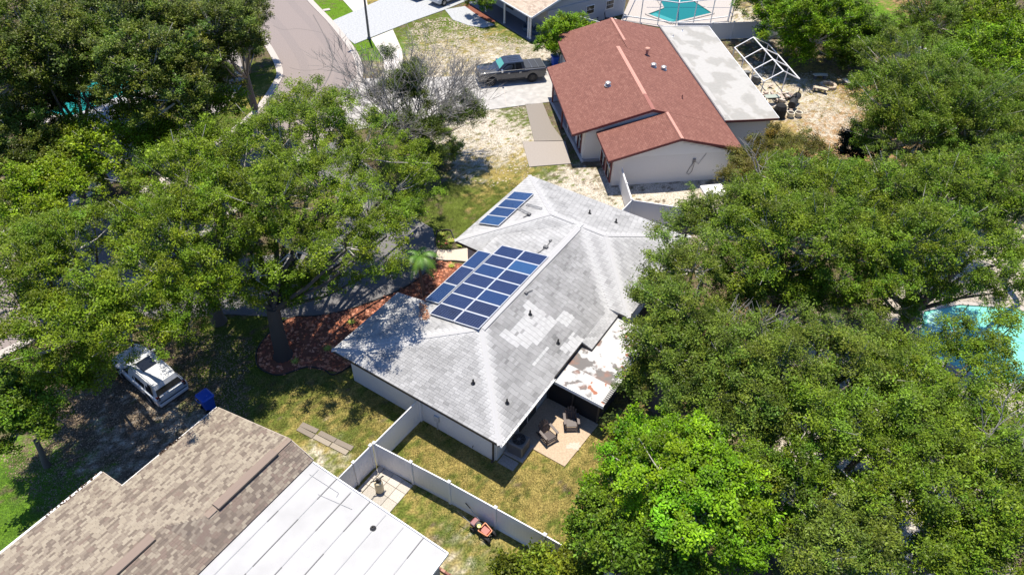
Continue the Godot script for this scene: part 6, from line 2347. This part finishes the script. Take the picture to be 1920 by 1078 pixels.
	tree("dark_tree", "dark green tree at the kerb next to the street sign", "dark trees along the far kerb", "dark", Vector3(-22.4, 0, -54.5), 0.28, 1.00, [-20.3, 10.8, -46.0, 2.2, -19.4, 9.2, -47.7, 1.6, -19.6, 8.0, -49.1, 0.9, -20.6, 9.4, -45.9, 1.6, -23.0, 10.8, -48.6, 2.2, -20.8, 9.9, -50.5, 2.2, -20.5, 9.4, -53.3, 1.0, -23.2, 5.6, -59.7, 1.3, -24.6, 5.6, -60.6, 2.4, -24.0, 5.0, -64.3, 1.0, -24.9, 3.6, -61.7, 2.1, -26.2, 2.6, -60.2, 1.9, -24.5, 2.2, -61.2, 1.2])
	tree("dark_tree", "dark tree below the pool with its crown against the white wall", "dark trees along the far kerb", "dark", Vector3(-29.2, 0, -38.8), 0.30, 1.00, [-29.3, 8.0, -40.6, 1.2, -27.5, 9.0, -42.0, 1.2, -28.2, 8.5, -41.0, 1.3, -30.2, 7.5, -40.8, 1.0, -30.8, 8.0, -40.5, 1.7, -29.1, 7.8, -35.8, 2.3, -31.0, 8.0, -38.5, 2.0, -29.5, 6.2, -38.8, 1.6, -27.3, 7.0, -35.5, 1.9, -29.2, 7.0, -34.2, 1.9])
	tree("half_bare_tree", "tree at the driveway with grey bare branches and a leafy core", "", "core", Vector3(-7.8, 0, -47.3), 0.26, 1.10, [-7.7, 6.6, -47.9, 1.2, -8.5, 6.0, -47.4, 1.5, -7.9, 6.0, -50.5, 1.0, -10.0, 5.4, -48.1, 0.7, -10.5, 6.0, -53.1, 0.6, -7.3, 5.5, -47.2, 1.1, -3.9, 4.5, -48.1, 1.1, -3.1, 4.0, -47.0, 0.8, -4.8, 4.2, -46.2, 1.0, -6.4, 4.0, -45.0, 1.2, -7.9, 4.5, -44.8, 1.5, -10.2, 4.5, -45.0, 0.8, -7.8, 2.5, -45.6, 1.0])
	tree("low_shrub", "pale green low shrub growing on sand behind the grey driveway", "", "pale", Vector3(-6.4, 0, -47.3), 0.07, 1.20, [-6.4, 1.0, -48.7, 1.6, -7.4, 1.2, -46.9, 1.3, -5.0, 0.8, -47.3, 1.1, -6.7, 0.8, -46.1, 1.0])
	tree("laurel_bush", "green bush between the red roof and the porch of the beige roof", "", "bright", Vector3(4.1, 0, -66.1), 0.12, 1.15, [3.4, 2.8, -65.5, 1.4, 2.7, 2.0, -64.7, 1.1, 4.6, 3.0, -66.6, 1.4, 5.9, 2.2, -69.4, 1.0, 3.9, 1.8, -64.3, 1.0])
	tree("low_shrub", "yellowish palm-like bush below the white rail of the far house", "", "yellow", Vector3(7.1, 0, -70.8), 0.06, 1.10, [6.8, 1.4, -70.7, 0.8, 7.4, 1.2, -70.9, 0.6])
	tree("low_shrub", "bushy plant in the far red mulch bed beside the porch", "", "mid", Vector3(-4.3, 0, -75.0), 0.06, 1.10, [-3.8, 2.0, -74.4, 1.1, -4.7, 1.8, -75.6, 1.0])
	tree("broadleaf_tree", "bright green broadleaf tree leaning over the white back fence", "", "bright", Vector3(26.1, 0, -66.7), 0.30, 1.10, [24.4, 4.6, -68.7, 2.7, 26.5, 5.0, -65.9, 3.3, 29.5, 4.8, -67.2, 2.9, 24.8, 3.6, -65.5, 2.4, 27.3, 3.6, -63.9, 2.5, 23.7, 4.0, -71.6, 2.2, 26.3, 2.2, -64.1, 1.7])
	tree("broadleaf_tree", "mid green tree between the fence break and the fire pit lawn", "", "mid", Vector3(32.1, 0, -65.6), 0.22, 1.10, [32.1, 3.2, -67.6, 2.5, 30.9, 1.9, -65.4, 2.3, 32.3, 2.3, -64.8, 2.1, 31.6, 1.4, -64.2, 1.4, 33.5, 3.4, -65.9, 1.8])
	tree("spreading_oak", "fine-leaved oak with a domed crown beside the fire pit", "oaks over the right-hand gardens", "olive", Vector3(27.3, 0, -46.1), 0.40, 1.00, [27.1, 8.5, -48.0, 2.9, 26.8, 9.0, -43.1, 3.1, 24.9, 8.0, -42.7, 2.9, 27.3, 9.0, -40.3, 3.2, 25.3, 8.0, -39.3, 2.9, 28.1, 8.0, -38.2, 3.0, 24.5, 6.5, -41.8, 2.0, 26.8, 7.0, -37.9, 2.3, 30.2, 8.6, -41.9, 2.7, 26.0, 6.4, -48.1, 1.8])
	tree("corner_tree", "bright green tree behind the domed fine-leaved oak", "trees crowding the far corner beyond the fire pit", "bright", Vector3(33.5, 0, -47.6), 0.30, 1.00, [34.7, 8.4, -49.5, 2.9, 34.0, 8.0, -45.4, 2.5, 32.3, 7.5, -41.9, 2.2, 34.4, 8.0, -51.7, 2.2, 32.1, 8.0, -49.4, 1.9])
	tree("corner_tree", "brownish green tree beside the bare dirt track", "trees crowding the far corner beyond the fire pit", "olive", Vector3(34.8, 0, -58.1), 0.30, 1.00, [33.9, 8.0, -57.2, 2.6, 34.2, 8.0, -59.9, 2.5, 34.7, 8.0, -55.1, 2.3, 33.3, 6.5, -58.6, 1.9, 38.0, 8.0, -59.6, 3.1])
	tree("corner_tree", "yellow-tinged tree in the farthest garden corner", "trees crowding the far corner beyond the fire pit", "yellow", Vector3(37.8, 0, -54.6), 0.30, 1.00, [38.4, 9.0, -56.0, 2.9, 36.6, 8.4, -54.3, 2.3, 38.4, 8.4, -53.4, 2.6])
	tree("dark_shrub", "very dark bush at the foot of the leaning grey trunk", "", "deep", Vector3(26.6, 0, -47.5), 0.12, 1.20, [26.6, 2.4, -48.0, 1.5, 25.9, 1.6, -47.5, 1.1, 27.3, 2.4, -47.0, 1.2])
	tree("reddish_bush", "olive bush with reddish leaves against the red roof house wall", "", "russet", Vector3(18.8, 0, -42.4), 0.14, 1.10, [16.7, 3.4, -43.1, 1.7, 18.7, 3.6, -43.9, 1.9, 21.2, 3.0, -45.4, 1.5, 16.7, 3.8, -40.5, 1.6, 18.6, 4.0, -40.9, 1.8, 15.6, 3.0, -41.3, 1.3, 22.2, 2.4, -44.2, 1.3, 20.4, 3.5, -39.9, 1.6])
	tree("spreading_oak", "grey-green oak leaning over the white hip roof", "oaks over the right-hand gardens", "greyoak", Vector3(8.0, 0, -23.9), 0.42, 1.00, [9.2, 7.4, -29.8, 1.8, 10.9, 8.0, -30.5, 1.9, 7.7, 6.4, -27.9, 1.4, 8.8, 8.0, -26.1, 1.9, 7.0, 6.6, -24.9, 1.5, 8.0, 8.0, -23.1, 1.7, 6.4, 6.0, -23.1, 1.2, 7.0, 7.0, -21.4, 1.5, 8.8, 7.5, -21.3, 1.6, 6.1, 5.2, -21.6, 1.0, 7.2, 6.6, -19.6, 1.3, 9.8, 7.0, -23.8, 1.0, 7.9, 7.4, -21.7, 1.3, 7.3, 6.6, -25.3, 1.2, 8.2, 7.2, -20.3, 1.2, 10.8, 7.0, -25.0, 1.1, 5.7, 4.4, -21.6, 0.7])
	tree("spreading_oak", "oak behind the one leaning over the white hip roof", "oaks over the right-hand gardens", "oak2", Vector3(14.7, 0, -28.4), 0.42, 1.00, [12.7, 8.6, -30.2, 2.1, 14.9, 8.4, -32.0, 2.0, 16.7, 8.6, -31.3, 2.4, 11.5, 8.4, -27.3, 1.8, 13.1, 9.2, -27.2, 2.2, 15.1, 9.2, -26.9, 2.3, 11.3, 7.0, -26.1, 1.1, 18.2, 8.6, -30.0, 2.0, 14.5, 7.0, -27.0, 1.2, 19.6, 7.4, -34.7, 1.7, 12.7, 6.6, -26.0, 1.1, 15.3, 6.8, -25.9, 1.2, 17.3, 6.8, -25.6, 1.2, 15.8, 8.0, -25.6, 1.4, 14.2, 6.6, -25.5, 1.1, 11.0, 8.2, -25.9, 1.4, 15.7, 7.0, -35.7, 1.5])
	tree("spreading_oak", "oak whose long bare limb crosses the turquoise pool", "oaks over the right-hand gardens", "oak2", Vector3(22.0, 0, -28.0), 0.45, 1.00, [20.5, 9.0, -31.4, 2.4, 22.4, 9.2, -30.7, 2.6, 25.7, 9.0, -32.1, 2.6, 26.4, 8.6, -30.3, 2.2, 17.5, 8.8, -26.7, 2.0, 19.7, 9.0, -27.3, 2.4, 22.5, 8.6, -27.9, 2.2, 17.6, 8.0, -24.9, 1.4, 25.4, 7.4, -28.2, 1.2, 21.0, 7.0, -26.5, 1.2, 23.0, 7.0, -26.2, 1.1, 25.0, 7.0, -26.4, 1.1, 19.2, 6.4, -25.3, 0.8])
	tree("spreading_oak", "oak with whitish dead twigs between the patio and the pool", "oaks over the right-hand gardens", "greyoak", Vector3(12.0, 0, -19.4), 0.40, 1.00, [10.9, 7.6, -21.6, 1.5, 9.7, 7.8, -19.5, 1.5, 11.3, 8.4, -19.4, 1.7, 13.3, 8.2, -20.8, 1.6, 14.2, 8.4, -19.5, 1.7, 8.7, 7.0, -19.0, 1.3, 10.4, 7.8, -17.9, 1.5, 9.6, 7.0, -17.4, 1.0, 10.5, 7.0, -16.7, 1.0, 11.4, 7.0, -17.5, 0.9, 16.3, 7.4, -22.0, 1.2, 17.3, 7.0, -21.7, 1.1])
	tree("spreading_oak", "oak with a thin patchy crown on the near side of the pool", "oaks over the right-hand gardens", "oak2", Vector3(19.0, 0, -20.2), 0.40, 0.80, [16.5, 8.2, -18.4, 1.5, 17.9, 8.0, -18.1, 1.3, 19.1, 8.0, -17.4, 1.5, 20.3, 7.4, -22.4, 0.9, 21.9, 7.0, -22.2, 0.8, 19.3, 7.0, -21.8, 0.8, 21.7, 7.0, -19.4, 1.3, 23.5, 7.0, -23.6, 0.8, 20.7, 7.0, -21.2, 0.9, 16.9, 7.4, -20.4, 1.2, 15.5, 7.6, -18.8, 1.4, 14.5, 7.6, -18.5, 1.1])
	tree("spreading_oak", "oak with a pale sand gap showing at its centre", "oaks over the right-hand gardens", "oak2", Vector3(12.6, 0, -15.6), 0.40, 0.85, [12.0, 8.2, -17.1, 1.6, 13.2, 8.4, -16.7, 1.6, 14.9, 8.4, -16.8, 1.7, 11.3, 7.6, -15.5, 1.3, 12.3, 8.0, -15.3, 1.1, 10.6, 7.0, -14.5, 1.0, 12.0, 7.0, -14.0, 1.1, 13.2, 6.6, -14.6, 0.9, 9.7, 6.8, -15.8, 1.0, 10.3, 6.6, -15.2, 0.9, 13.8, 8.0, -16.1, 1.2, 14.4, 8.0, -15.1, 1.4, 16.1, 8.4, -16.1, 1.5])
	tree("spreading_oak", "oak filling the bottom corner of the pool garden", "oaks over the right-hand gardens", "oak2", Vector3(16.0, 0, -13.0), 0.42, 0.85, [17.2, 8.4, -15.2, 1.8, 18.4, 8.4, -14.8, 1.7, 15.3, 8.4, -13.8, 1.7, 16.7, 8.4, -13.2, 1.8, 14.0, 8.0, -13.4, 1.2, 15.1, 8.0, -12.2, 1.7, 17.0, 8.4, -12.0, 1.8, 14.3, 7.0, -11.7, 1.3, 15.7, 8.0, -11.1, 1.7])
	tree("spreading_oak", "oak along the bottom edge beside the bright green tree", "oaks over the right-hand gardens", "greyoak", Vector3(11.7, 0, -12.3), 0.34, 1.00, [12.1, 7.6, -12.5, 1.4, 10.8, 7.4, -11.8, 1.3, 12.5, 7.6, -11.6, 1.2, 11.3, 6.6, -13.3, 0.9])
	tree("bright_green_tree", "vivid bright green tree overhanging the back lawn", "", "vivid", Vector3(6.8, 0, -15.4), 0.30, 1.15, [5.8, 4.8, -18.6, 1.0, 6.5, 6.0, -17.2, 1.3, 7.6, 6.6, -16.4, 1.3, 5.3, 5.0, -16.8, 1.0, 6.2, 7.0, -14.9, 1.5, 7.7, 7.4, -14.4, 1.4, 8.6, 7.0, -13.6, 1.3, 6.9, 7.2, -13.0, 1.4, 4.7, 3.2, -17.2, 0.8, 5.8, 5.6, -14.3, 1.2, 8.6, 6.6, -12.4, 1.3, 10.2, 5.5, -13.8, 0.9, 4.0, 2.0, -17.6, 0.4])
	tree("leafy_tree", "darker green tree at the end of the white vinyl fence", "", "mid", Vector3(4.7, 0, -13.7), 0.20, 1.15, [4.0, 3.6, -15.2, 1.1, 4.6, 4.6, -13.7, 1.1, 4.0, 3.8, -13.8, 0.9, 5.5, 5.6, -12.6, 1.2, 4.9, 4.6, -12.6, 1.1, 6.7, 5.6, -12.2, 1.0, 3.2, 2.2, -15.4, 0.4])
	tree("hedge_shrub", "yellow-green shrub growing against the outside of the fence", "", "yellow2", Vector3(1.6, 0, -13.8), 0.10, 1.20, [1.1, 1.6, -14.0, 0.7, 2.3, 1.8, -13.7, 0.8, 0.1, 1.4, -13.9, 0.6, 3.1, 2.2, -13.4, 0.8, 1.6, 1.6, -13.9, 0.7])
	tree("twiggy_shrub", "brown half-bare shrub between the patio and the bright green tree", "", "russet", Vector3(5.3, 0, -20.3), 0.06, 0.60, [5.2, 1.6, -20.3, 0.5, 5.1, 1.2, -19.9, 0.4, 5.5, 2.2, -20.8, 0.4])
	# leaning dead trunk beside the fire pit oak
	var dead := thing("leaning_trunk", "pale bare trunk leaning out of the very dark bush", "tree trunk", V(27.2, 0, -45.6))
	var g := Geo.new()
	g.tube([V(0, -0.1, 0), V(-0.5, 1.4, 0.8), V(-1.1, 3.0, 1.7), V(-1.5, 4.2, 2.3)], [0.24, 0.2, 0.17, 0.12], 9)
	part("trunk", g, mt("pale_bark", 0.42, 0.385, 0.34, 0.95, "soil", 1.2), dead)
	# bare limb across the turquoise pool and whitish dead twigs
	var limb := thing("bare_tree", "grey bare tree with one long limb reaching over the turquoise pool", "tree", V(28.2, 7.0, -31.8))
	g = Geo.new()
	g.tube([V(3.7, -7.1, -2.9), V(3.5, -4.0, -2.7), V(3.3, -1.0, -2.6), V(3.0, 0.9, -2.4)], [0.3, 0.24, 0.2, 0.16], 9)
	part("trunk", g, mats["dead_wood"], limb)
	g = Geo.new()
	g.tube([V(3.0, 0.9, -2.4), V(1.2, 0.2, -1.0), V(0, 0, 0), V(-1.8, -0.6, 1.0), V(-3.2, -0.7, 1.6)], [0.16, 0.14, 0.12, 0.09, 0.05], 7)
	part("bough", g, mats["dead_wood"], limb)
	for s in [V(2.0, 0.5, -1.6), V(0.6, 0.1, -0.4), V(-1.4, -0.5, 0.8), V(1.3, 0.3, -1.1)]:
		g = Geo.new()
		twig(g, s, V(rng.randfn(0, 0.6), 0.5, rng.randfn(0, 0.6)).normalized(), 1.3, 0.045, 2)
		part("dead_twig", g, mats["dead_wood"], limb)
	for q in [[10.1, 7.2, -20.9, "whitish dead branch sticking up from the oak near the patio"], [14.6, 8.6, -33.5, "whitish dead branch in the oak beside the reddish bush"], [17.0, 8.8, -14.6, "whitish dead branch in the corner oak of the pool garden"], [13.4, 7.8, -27.0, "forked dead branch between the patio oak and the pool oak"]]:
		var tw := thing("dead_branch", q[3], "branch", V(q[0], q[1], q[2]))
		g = Geo.new()
		for k in 3:
			twig(g, V(0, -1.0, 0), V(rng.randfn(0, 0.7), 0.7, rng.randfn(0, 0.7)).normalized(), 1.4, 0.06, 2)
		part("twigs", g, mats["dead_wood"], tw)


func lawns() -> void:
	var tuft := Geo.new()
	tuft.tinted = true
	for k in 14:
		var a := rng.randf() * TAU
		var p := V(rng.randfn(0, 0.07), 0, rng.randfn(0, 0.07))
		var d := V(cos(a) * 0.5, 1.0, sin(a) * 0.5).normalized() * rng.randf_range(0.035, 0.075)
		var s := V(-sin(a), 0, cos(a)) * 0.009
		var t := rng.randf_range(0.6, 1.0)
		tuft.tint = Color(t, t, t)
		tuft.tri(p - s, p + s, p + d)
	var mesh := tuft.mesh()
	var m := tinted("grass_blade", 0.7)
	m.backlight_enabled = true
	m.backlight = Color(0.3, 0.35, 0.1)
	var f := FastNoiseLite.new()
	f.seed = 66
	f.frequency = 0.45
	f.fractal_octaves = 3
	var green := Color(0.18, 0.22, 0.048)
	var dry := Color(0.44, 0.345, 0.12)
	var lush := Color(0.15, 0.31, 0.03)
	# polygon, tufts per square metre, two tones, share of bare spots
	var fields := [
		["back lawn", [hw2(0.5, -4.9), hw2(0.5, -0.5), hw2(2.1, -0.2), hw2(2.1, 2.5), hw2(5.4, 2.7), hw2(5.4, 6.5), hw2(-2.1, 7.5), hw2(-2.3, 1.4), hw2(-2.6, -4.9)], 95, dry, green, -0.9],
		["side lawn", [hw2(0.4, -5.6), hw2(-3.2, -5.8), hw2(-3.6, -9.0), hw2(-4.6, -12.0), hw2(-2.4, -15.0), hw2(-1.6, -13.8), hw2(-0.2, -12.4), hw2(0.4, -10.4)], 70, dry.lerp(green, 0.35), green, -0.35],
		["strip between the fence and the white flat roof", [hw2(-2.9, -3.3), hw2(-2.6, 4.0), hw2(-2.5, 7.5), hw2(-5.4, 7.5), hw2(-5.3, 1.4), hw2(-5.3, -3.3)], 60, lush, green, 0.02],
		["lush lawn at the brown house", [V2(-24.5, -20.0), V2(-19.5, -17.8), V2(-21.5, -13.5), V2(-27.0, -13.5)], 100, lush, lush.lightened(0.05), -0.9],
		["lawn before the far wing", [V2(-7.2, -40.3), V2(-5.6, -44.4), V2(0.6, -44.5), V2(0.0, -42.2), V2(-3.5, -37.2), V2(-4.6, -38.8), V2(-5.7, -38.8)], 60, green, lush.lerp(dry, 0.4), -0.25],
		["sandy front lawn of the red-roofed house", [V2(-9.2, -52.6), V2(-3.8, -54.7), V2(0.6, -56.2), V2(1.0, -50.4), V2(0.6, -49.9), V2(1.2, -46.3), V2(6.2, -45.6), V2(7.6, -42.0), V2(2.0, -43.0), V2(-6.0, -45.0), V2(-10.0, -47.0)], 22, dry, green, 0.04],
		["front lawn of the far house", [V2(-11.2, -73.4), V2(-7.4, -75.4), V2(-4.2, -72.6), V2(1.0, -69.6), V2(2.6, -66.0), V2(2.6, -63.6), V2(-11.5, -61.4), V2(-10.6, -66.5)], 18, green, dry, 0.0],
		["lawn round the fire pit", [V2(24.5, -64.0), V2(32.0, -64.5), V2(31.5, -52.0), V2(23.0, -51.0), V2(25.0, -57.0)], 20, dry, green, 0.05],
	]
	for q in fields:
		var pb := PackedVector2Array(q[1])
		var lo := pb[0]
		var hi := pb[0]
		for p in pb:
			lo = lo.min(p)
			hi = hi.max(p)
		var n := int((hi.x - lo.x) * (hi.y - lo.y) * q[2])
		var w := []
		var t := []
		for k in n:
			var p := V2(rng.randf_range(lo.x, hi.x), rng.randf_range(lo.y, hi.y))
			var e := f.get_noise_2d(p.x, p.y)
			if e < q[5] or not Geometry2D.is_point_in_polygon(p, pb):
				continue
			var mix := clampf(0.5 + 1.6 * f.get_noise_2d(p.x * 1.8 + 70.0, p.y * 1.8), 0.0, 1.0)
			var c: Color = q[3].lerp(q[4], mix)
			var l := rng.randf_range(0.7, 1.25)
			w.append(Transform3D(Basis(Vector3.UP, rng.randf() * TAU).scaled(V(1, rng.randf_range(0.7, 1.3), 1)), V(p.x, 0.0, p.y)))
			t.append(Color(c.r * l, c.g * l, c.b * l))
		scatter("grass", mesh, m, w, t, self, "short mottled grass of the " + q[0])
	# bare sand showing through the thin lawns
	var fleck := Geo.new()
	fleck.tinted = true
	for k in 3:
		var c := V(rng.randfn(0, 0.13), 0.012 + 0.004 * k, rng.randfn(0, 0.13))
		var ring := []
		for j in 7:
			var r := rng.randf_range(0.025, 0.08)
			ring.append(c + V(cos(TAU * j / 7) * r * 1.5, rng.randf_range(-0.006, 0.006), -sin(TAU * j / 7) * r))
		for j in 7:
			fleck.tri(c + V(0, 0.012, 0), ring[j], ring[(j + 1) % 7])
	var fm := fleck.mesh()
	var fw := []
	var ft := []
	for q in [fields[5], fields[6], fields[7]]:
		var pb := PackedVector2Array(q[1])
		var dense: int = 3000 if q == fields[6] else 900
		var lo := pb[0]
		var hi := pb[0]
		for p in pb:
			lo = lo.min(p)
			hi = hi.max(p)
		for k in dense:
			var p := V2(rng.randf_range(lo.x, hi.x), rng.randf_range(lo.y, hi.y))
			if f.get_noise_2d(p.x * 1.6 + 20.0, p.y * 1.6) > -0.12 and Geometry2D.is_point_in_polygon(p, pb):
				fw.append(Transform3D(Basis(Vector3.UP, rng.randf() * TAU).scaled(Vector3.ONE * rng.randf_range(0.5, 1.5)), V(p.x, 0.0, p.y)))
				var e := rng.randf_range(0.7, 1.1)
				ft.append(Color(0.44 * e, 0.375 * e, 0.28 * e))
	scatter("sand_spots", fm, tinted("sand_spot", 0.95), fw, ft, self, "small spots of bare sand in the thin front lawns")
	# fallen leaves under the oaks
	var leaf := Geo.new()
	leaf.tinted = true
	for k in 5:
		var p := V(rng.randfn(0, 0.16), 0.012, rng.randfn(0, 0.16))
		var a := rng.randf() * TAU
		var d := V(cos(a), 0, sin(a)) * 0.05
		var s := V(-sin(a), 0.3, cos(a)) * 0.022
		leaf.quad(p - d, p + s, p + d, p - s)
	var lm := leaf.mesh()
	var w := []
	var t := []
	var area := PackedVector2Array([hw2(-5.0, -12.7), hw2(-10.9, -12.8), hw2(-10.9, -14.4), hw2(-13.5, -14.5), hw2(-13.0, -21.0), hw2(-3.0, -22.0), hw2(-0.5, -17.0)])
	for k in 9000:
		var p := V2(rng.randf_range(-30, -10), rng.randf_range(-33, -14))
		if Geometry2D.is_point_in_polygon(p, area):
			w.append(Transform3D(Basis(Vector3.UP, rng.randf() * TAU), V(p.x, 0.01, p.y)))
			t.append([Color(0.28, 0.20, 0.14), Color(0.19, 0.135, 0.09), Color(0.36, 0.28, 0.20), Color(0.12, 0.085, 0.06)][rng.randi() % 4])
	scatter("leaf_litter", lm, tinted("litter", 0.95), w, t, self, "brown leaf litter on the bare soil round the white station wagon")
